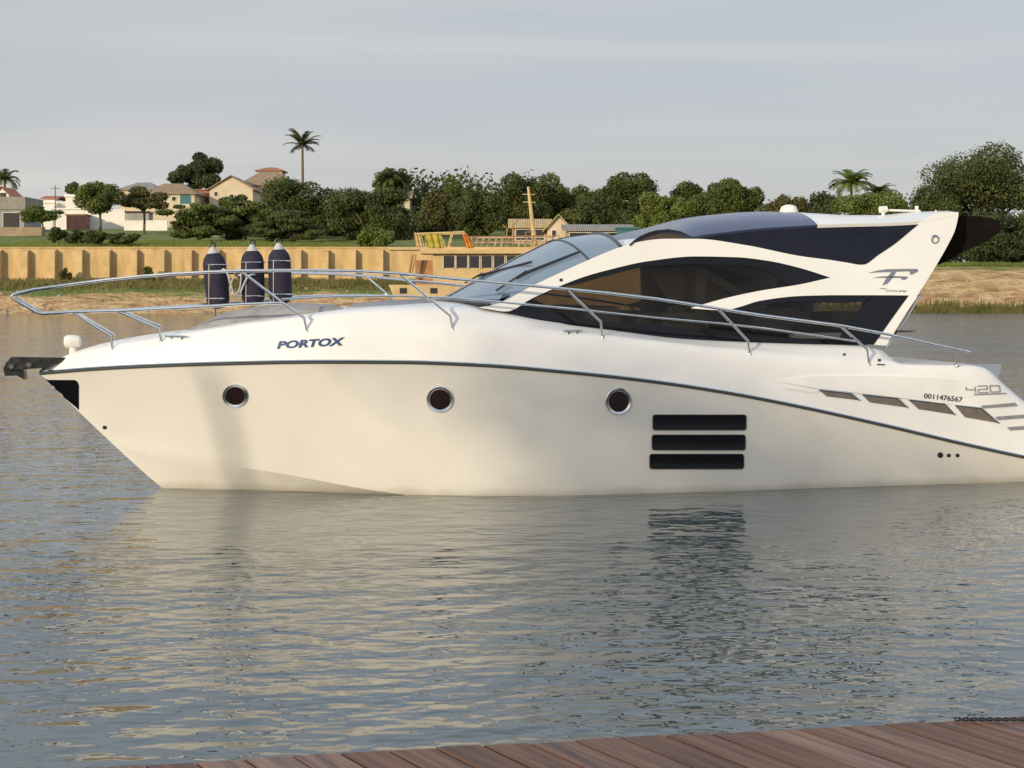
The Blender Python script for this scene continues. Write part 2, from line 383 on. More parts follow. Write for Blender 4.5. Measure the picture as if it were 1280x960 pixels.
# roof: glass forward, white aft
def roof_rows(E, Mc, n, tm=.45):
    rows = []
    E2 = resample([(*p, 0) for p in E], n); M2 = resample([(*p, 0) for p in Mc], n)
    for (eu, ev), (mu, mv) in zip(E2, M2):
        e_ = oncab(eu, ev, .004); m_ = unp(mu, mv, tm); zt = m_[2]; sm = m_[0]
        r = []
        for j in range(-12, 13):
            x = abs(j/12); k = 1-x**2.4
            r.append(L((e_.x+(sm-e_.x)*k, e_.y*j/12, e_.z+(zt+.015-e_.z)*k)))
        rows.append(r)
    return rows
Eb = [(789,305),(800,296.5),(820,289),(835,287.6),(850,290.3),(862,296),(880,293.5),(900,291),(930,287.5),(960,284.8),(1022,281)]
Mb = [(793,303),(806,294),(822,286.5),(840,280.5),(855,276),(870,272.5),(890,269.5),(915,267),(940,265),(965,264.4),(998,264.8)]
def thicken(rows, th, mb):
    mb.grid(rows); low = [[Vector((p.x, p.y*.985, p.z-th)) for p in r] for r in rows]; mb.grid(low)
    mb.grid([rows[0], low[0]]); mb.grid([rows[-1], low[-1]])
    mb.grid([[r[0] for r in rows], [r[0] for r in low]]); mb.grid([[r[-1] for r in rows], [r[-1] for r in low]])
rr = roof_rows(Eb, Mb, 40)
b = MB(); thicken(rr, .03, b); b.build('roof_glass', M['sun_glass'], yacht, ang=60)
Ew = [(1022,281),(1060,279.8),(1110,278.6),(1155,276),(1180,272),(1198,268)]
Mw = [(998,264.8),(1030,267),(1070,269),(1110,269),(1155,265),(1185,264)]
rw = roof_rows(Ew, Mw, 30)
b = MB(); thicken(rw, .05, b); b.build('hardtop', M['gelcoat'], yacht, ang=60)
# cabin roof skin between the two cabin sides
rc = []
for u in np.linspace(770, 1075, 30):
    q = oncab(u, interp(band_top)(u)+1.0)
    rc.append([L((q.x, q.y*j/8, q.z+.05*(1-abs(j/8)**2))) for j in range(-8, 9)])
b = MB(); thicken(rc, .03, b); b.build('cabin_roof', M['gelcoat_deck'], yacht)
# windshield
Pw = [(612,381.6),(625,378.5),(660,360),(700,341),(740,323),(776,308.6)]
Mwd = [(552,375.5),(580,360),(620,337),(660,315.5),(700,298.5),(742,292.5)]
rows = []
for (pu, pv), (mu, mv) in zip(resample([(*p, 0) for p in Pw], 26), resample([(*p, 0) for p in Mwd], 26)):
    e_ = oncab(pu, pv, -.004); m_ = unp(mu, mv, 0.0); r = []
    for j in range(-12, 13):
        k = 1-abs(j/12)**2.3
        r.append(L((e_.x+(m_[0]-e_.x)*k, e_.y*j/12, e_.z+(m_[2]-e_.z)*k)))
    rows.append(r)
b = MB(); thicken(rows, .012, b); ws = b.build('windshield', M['windshield'], yacht, ang=60)
WB = bvh(ws)
b = MB()
for rr_ in (rows[0], rows[-1]): b.tube([p+Vector((0,0,.004)) for p in rr_], .022, 6)
b.tube([r[12]+Vector((0,0,.003)) for r in rows], .008, 6)
b.tube([p+Vector((0,0,.004)) for p in rows[19]], .012, 6)
b.build('windshield_frame', M['dark_steel'], ws)
b = MB()   # dark base in the corner of the windshield
pts = [(571,375.5),(600,379),(625,378),(638,374)]
b.grid([[hit(WB, u, v-4, .006) for u, v in pts], [hit(WB, u, v, .006) for u, v in pts]])
b.build('windshield_seal', M['dark_steel'], ws)
for A_, B_, C_ in (((621,366),(660,343),(725,317)), ((583,352),(605,346),(665,330))):
    b = MB(); b.tube([hit(WB, *A_, .03), hit(WB, *B_, .05)], .012, 6)
    pa = Vector(A_).lerp(Vector(B_), .65)
    wp = b.build('wiper', M['black_matte'], yacht)
    b = MB(); b.tube([hit(WB, pa.x, pa.y, .03), hit(WB, *B_, .03), hit(WB, *C_, .03)], [.012,.02,.014], 6); b.build('wiper_blade', M['black_matte'], wp)
# dark rear canopy under the tail of the hardtop
b = MB(); top, bot = [], []
for uu, vt, vb in ((1172,272,331),(1190,271,322),(1200,270,316),(1215,271,309),(1235,273.5,300),(1248,277,290)):
    s_, _, zt = unp(uu, vt, .8); _, _, zb = unp(uu, vb, .8)
    top.append([L((s_, t, zt+.03*(1-(t/1.0)**2))) for t in np.linspace(-.84, .84, 9)])
    bot.append([L((s_, t, zb)) for t in np.linspace(-.84, .84, 9)])
b.grid(top); b.grid(bot); b.grid([top[0], bot[0]]); b.grid([top[-1], bot[-1]])
b.grid([[r[0] for r in top], [r[0] for r in bot]]); b.grid([[r[-1] for r in top], [r[-1] for r in bot]])
b.build('rear_canopy', M['canopy'], yacht)
# roof fittings
def at(u, v, t): return L(unp(u, v, t))
b = MB(); p = at(986, 266, .1); b.lathe([(0,.11),(.05,.105),(.10,.08),(.12,.03),(.12,-.03),(0,-.03)], 16, p); b.build('roof_antenna_dome', M['white_plastic'], yacht)
b = MB(); b.tube([at(1103,262.5,.3), at(1150,264,.3)], .016, 8); b.tube([at(1104,262,.3), at(1104,269,.3)], .025, 8); b.tube([at(1100,262,.3), at(1108,261.5,.3)], .045, 10)
b.build('roof_horn', M['white_plastic'], yacht)
b = MB(); b.tube([at(1146,257.5,.1), at(1146,268,.1)], .025, 8); b.build('roof_light', M['white_plastic'], yacht)
b = MB(); b.tube([at(1170,262.5,.1), at(1170,268,.1)], .012, 8); b.build('roof_stub', M['white_plastic'], yacht)
b = MB(); q = oncab(1168, 299, .0)
ring = [L((q.x+.045*math.cos(a), q.y+.012, q.z+.045*math.sin(a)*1.1)) for a in np.linspace(0, 2*math.pi, 20)]
b.tube(ring, .013, 6, False); b.build('arch_lamp', M['steel'], yacht)

# railing
def rail_t(s): return max(tk(s)-.03, .23 if s < -1 else .23)
def onrail(u, v, off=0.0):
    t = 1.0
    for _ in range(30):
        s, _, z = unp(u, v, t); t = .5*t+.5*(max(.23+max(0, s+1.9)*.0, tk(s)-.03)+off)
    s, _, z = unp(u, v, t)
    return (s, t, z)
top_pts = [(19,367.5),(41,362),(85,356),(131,350),(175,345.5),(219,342),(260,340),(300,338.5),(350,338),(400,338),(450,339),(500,342),(560,348),(600,351.5),(650,356),(700,360.5),(760,366.5),(820,373.5),(890,384.5),(950,394),(1000,400.5),(1050,407),(1110,418),(1160,429),(1213,440.5)]
mid_pts = [(352,374),(420,370.5),(500,370),(560,372),(630,378),(720,386.5),(820,397),(900,404),(960,411),(1020,419),(1074,427)]
tip = [(19,367.5),(15,369.5),(16,373),(47,391),(54,392),(91,390),(150,388.5),(240,384),(300,380.5),(354,378.5)]
posts = [[(91,390),(139,420.5),(141,437)], [(147,388.6),(199,411),(202,427)], [(301,339),(354,379),(380,397),(384,414)], [(499,342),(563,395),(566,412)],
         [(708,361.5),(751,402),(753,421)], [(897,385.6),(935,426),(937,442)], [(1050,407),(1084,437),(1086,455)], [(1196,437),(1196,456)]]
for sg in (1, -1):
    def rp_(P): return [L((a, sg*b_, c)) for a, b_, c in (onrail(u, v) for u, v in P)]
    tp = rp_(top_pts if sg == 1 else top_pts[:-4])
    pts = [tp[0]]
    b = MB(); b.tube(tp, .0185, 10); b.build('top_rail', M['steel'], yacht)
    b = MB(); b.tube(rp_(mid_pts), .012, 8); b.build('mid_rail', M['steel'], yacht)
    b = MB(); b.tube(rp_(tip), .0185, 10); b.build('pulpit_rail', M['steel'], yacht)
    for i, P in enumerate(posts if sg == 1 else posts[:-1]):
        q = rp_(P); 
        b = MB(); b.tube(q, .0155 if i else .0155, 8)
        e_ = q[-1]; b.lathe([(.0,.012),(.02,.011),(.026,.0),(.026,-.02)], 12, e_)
        b.build('post', M['steel'], yacht)
q0 = onrail(19, 367.5)
b = MB(); b.tube([L((q0[0], q0[1], q0[2])), L((q0[0]-.05, 0, q0[2]-.01)), L((q0[0], -q0[1], q0[2]))], .0185, 10); b.build('pulpit_crossbar', M['steel'], yacht)

# bow gear
b = MB()
def bowbox(mb, px, t0_, t1_):
    fr = [L(unp(u, v, t0_)) for u, v in px]; n = len(px)
    bk = [Vector((p.x, -t1_, p.z)) for p in fr]
    mb.add(fr+bk, [tuple(range(n)), tuple(range(n, 2*n))[::-1]]+[(i, (i+1) % n, n+(i+1) % n, n+i) for i in range(n)])
bowbox(b, [(14,446),(83,447),(78,452),(58,460),(40,461),(8,463),(9,452)], .13, .09)
bowbox(b, [(14,446),(83,447),(78,452),(58,460),(40,461),(8,463),(9,452)], -.09, -.13)
ar = b.build('anchor_roller', M['dark_steel'], yacht)
for (uu, vv) in ((14,458),(36,456)):
    b = MB(); p0, p1 = L(unp(uu, vv, .15)), L(unp(uu, vv, -.15)); p1 = Vector((p0.x, -p0.y, p0.z)); b.tube([p0, p1], .028, 12); b.build('roller_pin', M['steel'], ar)
b = MB()
bowbox(b, [(16,452),(88,450),(88,457),(44,459),(26,464),(34,469),(6,470),(4,461),(8,452)], .05, -.05)
bowbox(b, [(4,463),(30,465),(31,475),(22,470)], .16, -.16)
b.build('anchor', M['dark_steel'], yacht)
b = MB()
cc = at(91, 427, .0)
prof = [(0,-.10),(.06,-.10),(.085,-.07),(.09,0),(.075,.075),(.05,.095),(0,.1)]
rows = [[(cc.x+z, cc.y+r*math.cos(a), cc.z+r*.92*math.sin(a)) for a in np.linspace(0, 2*math.pi, 18, endpoint=False)] for r, z in prof]
b.grid(rows, True); sl_ = b.build('searchlight', M['white_plastic'], yacht)
b = MB(); b.tube([at(91,432,0), at(92,449,0)], [.04,.055], 14); b.build('searchlight_stalk', M['white_plastic'], sl_)
def strip(b_, P, Q, n, rows_, off0, bv, th=0.0):
    off_ = off0 if callable(off0) else (lambda u: off0)
    fp, fq = lin(P), lin(Q); a, c = P[0][0], P[-1][0]; G = []
    for u in np.linspace(a, c, n):
        off = off_(u); G.append([hit(bv, u, fp(u)+(fq(u)-fp(u))*j/rows_, off) for j in range(rows_+1)])
    b_.grid(G)
    if th:
        G2 = [[hit(bv, u, fp(u)+(fq(u)-fp(u))*j/rows_, off_(u)-th) for j in range(rows_+1)] for u in np.linspace(a, c, n)]
        b_.grid(G2); m = rows_+1
        ring = lambda X: [X[i][0] for i in range(n)]+[X[-1][j] for j in range(1, m)]+[X[i][-1] for i in range(n-2, -1, -1)]+[X[0][j] for j in range(m-2, 0, -1)]
        b_.grid([ring(G), ring(G2)], True)
b = MB()
strip(b, [(54.5,474.6),(94,474.6),(97,477),(98.6,481)], [(54.8,475.2),(94,508),(97,510.7),(98.6,512.2)], 24, 8, .006, HB)
b.build('bow_plate', M['black'], yacht)
# foredeck cushion cover, hatches, cleats
def padrows(px, ht, tw):
    rows = []
    for i, (u, v) in enumerate(px):
        s = unp(u, v, .4)[0]; k = 1 if 0 < i < len(px)-1 else 0
        zb = z0(s)-.02; r = []
        w_ = min(tw, tk(s)*.62)
        for j in range(-8, 9):
            x = j/8; r.append(L((s, w_*x, zb+(.02+ht[i])*(1-abs(x)**5)*1.0-.05*abs(x)**2)))
        rows.append(r)
    return rows
pad = MB(); rws = padrows([(232,408),(250,406),(282,392),(310,388),(352,381),(385,381),(420,383),(432,383)], [0,.05,.13,.14,.15,.11,.05,0], 1.0)
pad.grid(rws); pad.build('sunbed_cover', M['grey_cover'], yacht)
pad = MB(); rws = padrows([(438,383),(450,383),(500,379),(535,377),(543,376)], [0,.04,.05,.04,0], .8); pad.grid(rws); pad.build('deck_hatch', M['tread'], yacht)
for (u0, u1, v) in ((703,727,416.5),(207,236,423)):
    b = MB(); a1, a2 = hit(DB, u0, v, .035), hit(DB, u1, v, .035)
    b.tube([a1, a1.lerp(a2, .2), a1.lerp(a2, .8), a2], [.009,.013,.013,.009], 8)
    for k_ in (.3, .75): q = a1.lerp(a2, k_); b.tube([q, q-Vector((0,-.02,.06))], .012, 8)
    b.build('cleat', M['steel'], yacht)
# portholes
def ring_on(bv, u, v, r, rt, off, name, m, parent, n=24):
    c_ = hit(bv, u, v); ex = (hit(bv, u+6, v)-hit(bv, u-6, v)).normalized(); ey = (hit(bv, u, v-6)-hit(bv, u, v+6)).normalized(); nn = ex.cross(ey).normalized()
    if nn.dot(rayL(u, v)) > 0: nn = -nn
    bb = MB(); rows = []
    rt = rt*.75; prof = [(r, 0), (r, off), (r-rt*.35, off+.012), (r-rt, off*.4), (r-rt*1.25, -.002)] if rt else [(r, off), (r*.5, off+.004), (0, off+.004)]
    for rr_, d_ in prof: rows.append([c_+ex*rr_*math.cos(a)+ey*rr_*math.sin(a)+nn*d_ for a in np.linspace(0, 2*math.pi, n, endpoint=False)])
    bb.grid(rows, True)
    return bb.build(name, m, parent)
for u, v in ((294,494.5),(550,499),(773,501.5)):
    o = ring_on(HB, u, v, .158, .038, .010, 'porthole', M['steel'], yacht); 
    ring_on(HB, u, v, .121, 0, .006, 'porthole_glass', M['port_glass'], o)
for u, v, r_ in ((1175,568.5,.038),(1185.5,569,.026),(1196.5,569,.026),(131,534,.026)):
    ring_on(HB, u, v, r_, 0, .008, 'drain_outlet', M['dark_steel'], yacht, 14)
for u, v, r_ in ((1055,443.5,.022),(661,350,0.0)):
    if r_: ring_on(DB, u, v, r_, 0, .008, 'deck_button', M['dark_steel'], yacht, 14)
b = MB(); q = oncab(701, 350, .01); b.add([L((q.x+.02*math.cos(a), q.y, q.z+.02*math.sin(a))) for a in np.linspace(0, 6.28, 12, endpoint=False)], [tuple(range(12))]); b.build('fastener', M['dark_steel'], yacht)
b = MB(); strip(b, [(1097,449),(1101,449)], [(1097,452),(1101,452)], 3, 1, .006, DB); strip(b, [(1096,455),(1106,455.5)], [(1096,456.6),(1106,457)], 3, 1, .006, DB); b.build('fuel_cap', M['dark_steel'], yacht)
# three long hull vents
def rr_poly(u0, u1, v0, v1, sk, r=4):
    us = np.concatenate([np.linspace(u0, u0+r, 5), np.linspace(u0+r+8, u1-r-8, 12), np.linspace(u1-r, u1, 5)])
    P, Q = [], []
    for u in us:
        x = max(0, (u0+r-u)/r, (u-(u1-r))/r); d = r*(1-math.sqrt(max(0, 1-x*x)))
        P.append((u, v0+d)); Q.append((u, v1-d))
    return P, Q
for (u0, u1, v0, v1) in ((816,932,518.5,537),(815,931,543.5,562),(812,929,567.5,585.5)):
    P, Q = rr_poly(u0, u1, v0, v1, 0, 2.6)
    b = MB(); n = len(P)
    G = [[hit(HB, p[0], p[1]+(q[1]-p[1])*j/8, .010-.0*j) for j in range(9)] for p, q in zip(P, Q)]
    # slight inward dish like a louvre blade
    for i in range(1, n-1):
        for j in range(1, 8): G[i][j] = G[i][j] + Vector((0, 1, 0))*(.010*math.sin(math.pi*min(j, 5)/10)*(1 if j < 6 else (8-j)/3)) if 1 else 0
    b.grid(G); hv = b.build('hull_vent', M['vent_black'], yacht)
    b = MB(); ring = [hit(HB, *p, .011) for p in P]+[hit(HB, *q, .011) for q in Q[::-1]]; ring.append(ring[0]); b.tube(ring, .006, 6, False); b.build('vent_rim', M['black_matte'], hv)
def sm_(x, a, b_):
    t = min(max((x-a)/(b_-a), 0), 1); return t*t*(3-2*t)
# raised coaming with four slanted openings
b = MB()
moff = lambda u: .002+.022*sm_(u, 968, 1010)*(1-sm_(u, 1165, 1212))
strip(b, [(968,475),(1020,470.5),(1090,470),(1160,472),(1208,476),(1216,482)], [(968,476),(1020,486),(1090,493.5),(1160,502),(1208,508.5),(1216,509.5)], 60, 5, moff, DB, .03)
b.build('coaming_moulding', M['gelcoat_deck'], yacht, ang=40)
b = MB(); strip(b, [(980,484.4),(1000,486.3),(1022,488.6)], [(980,485.2),(1000,489),(1022,492)], 8, 1, .012, DB, .012); b.build('moulding_lip', M['gelcoat'], yacht)
def quadpatch(bm_, q4, off, bv, n=6):
    a, b_, c, d = [Vector(x) for x in q4]; G = []
    for i in range(n+1):
        p, q = a.lerp(b_, i/n), d.lerp(c, i/n); G.append([hit(bv, *(p.lerp(q, j/n)), off) for j in range(n+1)])
    bm_.grid(G)
for q4 in ([(1023,487.2),(1063,491.5),(1074,500.5),(1033,495.5)], [(1077,493),(1121,497.5),(1134,509.5),(1087,503)], [(1135,499.5),(1180,504.6),(1193,518.5),(1148,511.5)], [(1193,506.5),(1226,510),(1248,529),(1206,521.5)]):
    b = MB(); quadpatch(b, q4, .005, DB); v_ = b.build('side_vent', M['vent_inner'], yacht)
    fr = MB(); pts = [hit(DB, *x, .012) for x in q4]; fr.tube([pts[0], pts[1], pts[2]], .011, 6); fr.build('vent_trim', M['steel'], v_)
for q4 in ([(1217,492.5),(1256,491),(1259,492.6),(1217,494)], [(1226,507),(1268,503.5),(1272,507.5),(1228,510.5)], [(1243,521),(1283,518),(1287,522),(1247,525)], [(1258,534),(1296,531.5),(1300,535.5),(1262,538)]):
    b = MB(); quadpatch(b, q4, .010, DB); b.build('step_tread', M['tread'], yacht)
# starboard coaming end and swim platform (aft, mostly outside the picture)
b = MB(); bowbox(b, [(1222,456),(1252,456),(1247,476),(1232,470)], -1.5, -1.62); b.build('coaming_end', M['gelcoat_deck'], yacht)
b = MB(); b.box(S1-.02, S1+.9, -1.6, 1.6, .30, .38); b.build('swim_platform', M['tread'], yacht, bevel=.02)
# stainless strut behind the arch
b = MB(); b.tube([at(1152,367,1.0), at(1133,398,1.02), at(1106,436,1.05)], .014, 8); b.tube([at(1152,367,1.0), at(1128,385,1.0)], .01, 6); b.build('arch_handrail', M['steel'], yacht)

# lettering
def text_mb(txt, shear=0.0, bold=0.0):
    cu = bpy.data.curves.new('txt', 'FONT'); cu.body = txt; cu.shear = shear; cu.offset = bold; cu.resolution_u = 3
    o = bpy.data.objects.new('txt', cu); S.collection.objects.link(o)
    bpy.context.view_layer.update(); dg = bpy.context.evaluated_depsgraph_get()
    me = bpy.data.meshes.new_from_object(o.evaluated_get(dg)); V = [v.co.copy() for v in me.vertices]; F = [tuple(p.vertices) for p in me.polygons]
    bpy.data.objects.remove(o); bpy.data.curves.remove(cu); bpy.data.meshes.remove(me)
    return V, F
def write(txt, quad, surf, m, name, shear=0, bold=0):
    """quad: picture corners tl, tr, br, bl of the lettering"""
    V, F = text_mb(txt, shear, bold); xs = [v.x for v in V]; ys = [v.y for v in V]
    x0, x1, y0, y1 = min(xs), max(xs), min(ys), max(ys); tl, tr_, br, bl = [Vector(q) for q in quad]
    b_ = MB(); vs = []
    for v in V:
        a = (v.x-x0)/(x1-x0); c_ = (v.y-y0)/(y1-y0); p = bl.lerp(br, a).lerp(tl.lerp(tr_, a), c_); vs.append(surf(p.x, p.y))
    b_.add(vs, F)
    return b_.build(name, m, yacht, smooth=False)
dk = lambda u, v: hit(DB, u, v, .006)
write('PORTOX', [(347.5,426.5),(431.5,421.5),(430,432),(346,436.5)], dk, M['blue_ink'], 'bow_lettering', .12, .045)
mold = lambda u, v: hit(DB, u, v, moff(u)+.006)
write('0011476567', [(1153.5,491.5),(1203,496.5),(1202,503),(1153,498)], mold, M['dark_ink'], 'registration_number', 0, .02)
b = MB()   # angular 4 2 0 made of bars
def bar(b_, a, c, w=1.3):
    a, c = Vector(a), Vector(c); d = (c-a).normalized(); n_ = Vector((-d.y, d.x))*w/2
    G = [[hit(DB, *(a.lerp(c, i/3)+n_), .012), hit(DB, *(a.lerp(c, i/3)-n_), .012)] for i in range(4)]; b_.grid(G)
for seg in (((1207,483.5),(1207,487)),((1206.5,487.3),(1219,487)),((1218,483.5),(1219,491.5)),
            ((1221,482.6),(1233,482.2)),((1233,482.2),(1233.5,486.4)),((1222,487),(1233.5,486.4)),((1222,487),(1222.8,491)),((1222.8,491),(1235,490.4)),
            ((1236.5,482.2),(1248,482.2)),((1248,482.2),(1249.5,489.6)),((1237.5,490.2),(1249.5,489.6)),((1236.5,482.2),(1237.5,490.2))): bar(b, *seg)
b.build('length_number', M['grey_ink'], yacht)
ec = lambda u, v: L(oncab(u, v, .006))
z3 = lambda x, y: (1000+x/4.364, 240+y/4.364)
b = MB()
for P, Q in (([(372,441),(420,428),(470,421),(560,419),(640,419)], [(372,442),(420,438),(470,437),(560,433),(640,431)]),
             ([(598,430),(620,430),(643,424)], [(598,449),(615,449),(643,432)]),
             ([(398,466),(440,460),(500,458),(560,460),(586,462)], [(398,467),(440,468),(500,468),(560,469),(586,468)]),
             ([(552,466),(570,466),(587,463)], [(552,478),(570,479),(587,467)]),
             ([(448,508),(465,476),(480,458),(497,436),(522,436)], [(448,509),(475,500),(492,482),(508,462),(522,438)])):
    fp, fq = lin(P), lin(Q); us = np.linspace(P[0][0], P[-1][0], 12)
    b.grid([[ec(*z3(u, fp(u))), ec(*z3(u, fq(u)))] for u in us])
b.build('arch_emblem', M['emblem'], yacht)
write('COUPE', [z3(468,533),z3(584,537),z3(580,547),z3(465,543)], ec, M['emblem'], 'arch_lettering', .3, .02)
b = MB(); b.add([ec(*z3(*p)) for p in ((428,524),(470,525),(470,529),(440,528))], [(0,1,2,3)]); b.build('emblem_dash', M['emblem'], yacht)

# saloon seen through the windows
b = MB(); b.box(4.6, 9.3, -1.2, 1.2, 1.86, 1.88); b.build('saloon_floor', M['teak'], yacht)
def seat(x, y, w, d, hb, nm):
    bb = MB(); bb.box(x, x+w, y, y+d, 1.88, 2.12); o = bb.build(nm, M['cream'], yacht, bevel=.06)
    bb = MB(); bb.box(x+w-.18, x+w, y, y+d, 2.05, 2.12+hb); bb.build('backrest', M['cream'], o, bevel=.07)
seat(6.0, -1.0, .6, .6, .55, 'helm_seat'); seat(5.9, .3, .65, .8, .6, 'helm_seat'); seat(7.3, .1, 1.2, .9, .45, 'sofa'); seat(8.3, -.9, .9, .7, .4, 'sofa')
b = MB(); b.box(5.0, 5.5, -1.0, 1.0, 1.88, 2.2); b.build('dashboard', M['cream'], yacht, bevel=.1)
b = MB(); b.box(8.15, 8.7, .55, .95, 1.88, 2.25); b.build('saloon_cabinet', M['tread'], yacht, bevel=.03)

for px_, t_, nm_, mm_ in (([(812,338),(876,332),(938,368),(930,374),(872,344),(852,376),(838,380)], .75, 'sofa_back', 'cream'), ([(874,347),(928,374),(900,386),(850,392),(840,384),(856,374)], .6, 'sofa_cushion', 'cream'),
                         ([(945,388),(1000,384),(985,424),(938,420)], .7, 'galley_panel', 'white_plastic'), ([(800,392),(838,390),(812,412),(790,410)], .6, 'side_cushion', 'cream')):
    b = MB(); fr = [L(unp(u, v, t_)) for u, v in px_]; n_ = len(px_); bk = [Vector((p.x, p.y+.12, p.z)) for p in fr]
    b.add(fr+bk, [tuple(range(n_)), tuple(range(n_, 2*n_))[::-1]]+[(i, (i+1) % n_, n_+(i+1) % n_, n_+i) for i in range(n_)]); b.build(nm_, M[mm_], yacht, bevel=.015)

# ------------------------------------------------------------------ fenders in their holders on the far rail
def make_fender(lab):
    r = empty('boat_fender', (0,0,0), 0, lab, 'fender', 'navy covered fenders upright at the bow rail')
    b = MB(); b.lathe([(0,-.335),(.06,-.33),(.11,-.30),(.135,-.24),(.138,0),(.135,.20),(.118,.265),(.08,.315),(.06,.33)], 22); b.build('fender_cover', M['navy_fabric'], r)
    b = MB(); b.lathe([(.075,.315),(.055,.35),(.032,.385),(.03,.40),(0,.40)], 16); b.build('fender_neck', M['rope_grey'], r)
    b = MB(); b.tube([(-.03,0,.39),(-.035,0,.43),(0,0,.455),(.035,0,.43),(.03,0,.39)], .013, 6); b.build('rope_eye', M['black_matte'], r)
    return r
fs = [(270,350.5,-6,'navy covered fender leaning left, nearest the bow, with pale straps'), (316,347.5,-1.5,'navy covered fender standing upright between the other two fenders'), (350,345.5,-2.5,'navy covered fender nearest the windshield, touching the middle one')]
proto = None
for u, v, tilt, lab in fs:
    if proto is None: o = proto = make_fender(lab)
    else: o = copy_tree(proto); o['label'] = lab
    s_, t_, z_ = unp(u, v, -1.0); t_ = -(tk(s_)-.10) if tk(s_) > .3 else -.3; s_, t_, z_ = unp(u, v, -.95)
    o.location = LW((s_, t_, z_)); o.rotation_euler = (0, R(tilt), TH)
    k_ = 1.08; o.scale = (k_, k_, k_)
    # steel basket, part of the yacht
    b = MB()
    for dz in (-.23, .20):
        b.tube([L((s_+.155*math.cos(a), t_+.155*math.sin(a), z_+dz)) for a in np.linspace(0, 2*math.pi, 18)], .008, 6, False)
    for a in (2.2, 5.0): b.tube([L((s_+.155*math.cos(a), t_+.155*math.sin(a), z_-.34)), L((s_+.155*math.cos(a), t_+.155*math.sin(a), z_+.20))], .006, 6)
    b.tube([L((s_-.15, t_, z_-.30)), L((s_+.15, t_, z_-.30))], .01, 6)
    b.tube([L((s_, t_-.15, z_+.2)), L((s_, t_-.2, z_+.2)), L((s_, t_-.2, z_-.34)), L((s_, -tk(s_)*.97 if abs(t_) < tk(s_) else t_, zk(s_)-.02))], .012, 6)
    b.build('fender_holder', M['steel'], yacht)
b = MB(); s_, t_, z_ = unp(292, 352, -.95)
b.tube([L((s_-.16+.42*x, t_+.15+.05*math.sin(9*x), z_+.14-.30*math.sin(math.pi*x)**2+.05*math.sin(11*x))) for x in np.linspace(0, 1, 18)], .011, 6)
b.tube([L((s_+.02+.07*math.cos(a), t_+.12+.02*math.sin(3*a), z_-.02+.16*math.sin(a+.5)+.03*math.sin(2*a))) for a in np.linspace(0, 7.6, 24)], .009, 6)
b.build('hanging_rope', M['rope_grey'], yacht)

# ------------------------------------------------------------------ shore terrain and water
def bgp(u, v, Y): return ((u-640)/FPX*Y, EYE-(v-HV)/FPX*Y)
def fbm(x, y, seed=0):
    r = 0
    for k_, (a, fx, fy) in enumerate(((1,.11,.13),(.6,.23,.19),(.35,.51,.47),(.2,1.1,.9))):
        r += a*math.sin(fx*x+1.7*k_+seed+1.3*math.sin(fy*y+seed))*math.cos(fy*y+2.1*k_+.8*math.sin(fx*x))
    return r
def sm(x, a, b_):
    t = min(max((x-a)/(b_-a), 0), 1); return t*t*(3-2*t)
WALLY = 171.0
def height(X, Y):
    y0 = 153+1.2*fbm(X, 0, 2)*.6
    k = sm(X, -4, 26)
    left = -1.5+4.7*sm(Y, y0-5, 170) if Y < 171.6 else 6.85+.065*(min(Y, 265)-171.6)+.01*max(0, Y-265)
    right = -1.5+6.6*sm(Y, y0-6, 177)+.02*max(0, min(Y, 400)-177)
    if Y <= y0+16: left += .12*fbm(X*3, Y*3); right += .14*fbm(X*3, Y*3)
    else: right += .1*fbm(X, Y); left += (.1*fbm(X, Y) if Y > 176 else 0)
    return left*(1-k)+right*k
g_ = MB(); Ys = list(np.arange(146, 171.1, 1.0))+[171.4, 171.9, 173, 175]+list(np.arange(178, 300, 6))+[320,360,420,520,700,1000,1600,3000]
Xs = [-2500,-900,-400,-250,-180,-140]+list(np.arange(-110, 130, 2.0))+[140,180,250,400,900,2500]
g_.grid([[(X, Y, height(X, Y)) for X in Xs] for Y in Ys])
gm = bpy.data.materials.new('bank_ground'); gm.use_nodes = True; t = gm.node_tree; B = t.nodes['Principled BSDF']; B.inputs['Roughness'].default_value = .95
tc = t.nodes.new('ShaderNodeTexCoord'); sx = t.nodes.new('ShaderNodeSeparateXYZ'); t.links.new(tc.outputs['Object'], sx.inputs[0])
def tn(scale, det=6, st_=None):
    n = t.nodes.new('ShaderNodeTexNoise'); n.inputs['Scale'].default_value = scale; n.inputs['Detail'].default_value = det; m_ = t.nodes.new('ShaderNodeMapping')
    if st_: m_.inputs['Scale'].default_value = st_
    t.links.new(tc.outputs['Object'], m_.inputs[0]); t.links.new(m_.outputs[0], n.inputs['Vector']); return n
def tramp(stops):
    r = t.nodes.new('ShaderNodeValToRGB'); r.color_ramp.elements[0].position = stops[0][0]; r.color_ramp.elements[0].color = (*stops[0][1], 1)
    r.color_ramp.elements[1].position = stops[-1][0]; r.color_ramp.elements[1].color = (*stops[-1][1], 1)
    for p_, c_ in stops[1:-1]: r.color_ramp.elements.new(p_).color = (*c_, 1)
    return r
sand = tn(.9, 12, (.5,1,2.2)); rs = tramp([(.30,(.22,.13,.055)),(.45,(.42,.25,.11)),(.58,(.52,.36,.17)),(.75,(.62,.46,.26))]); t.links.new(sand.outputs['Fac'], rs.inputs[0])
gr = tn(.35); rg = tramp([(.3,(.085,.125,.020)),(.55,(.14,.17,.030)),(.75,(.26,.22,.07))]); t.links.new(gr.outputs['Fac'], rg.inputs[0])
nn_ = tn(.6, 5, (.35,1,1))
ma = t.nodes.new('ShaderNodeMath'); ma.operation = 'MULTIPLY_ADD'; t.links.new(nn_.outputs['Fac'], ma.inputs[0]); ma.inputs[1].default_value = 2.4; t.links.new(sx.outputs[2], ma.inputs[2])
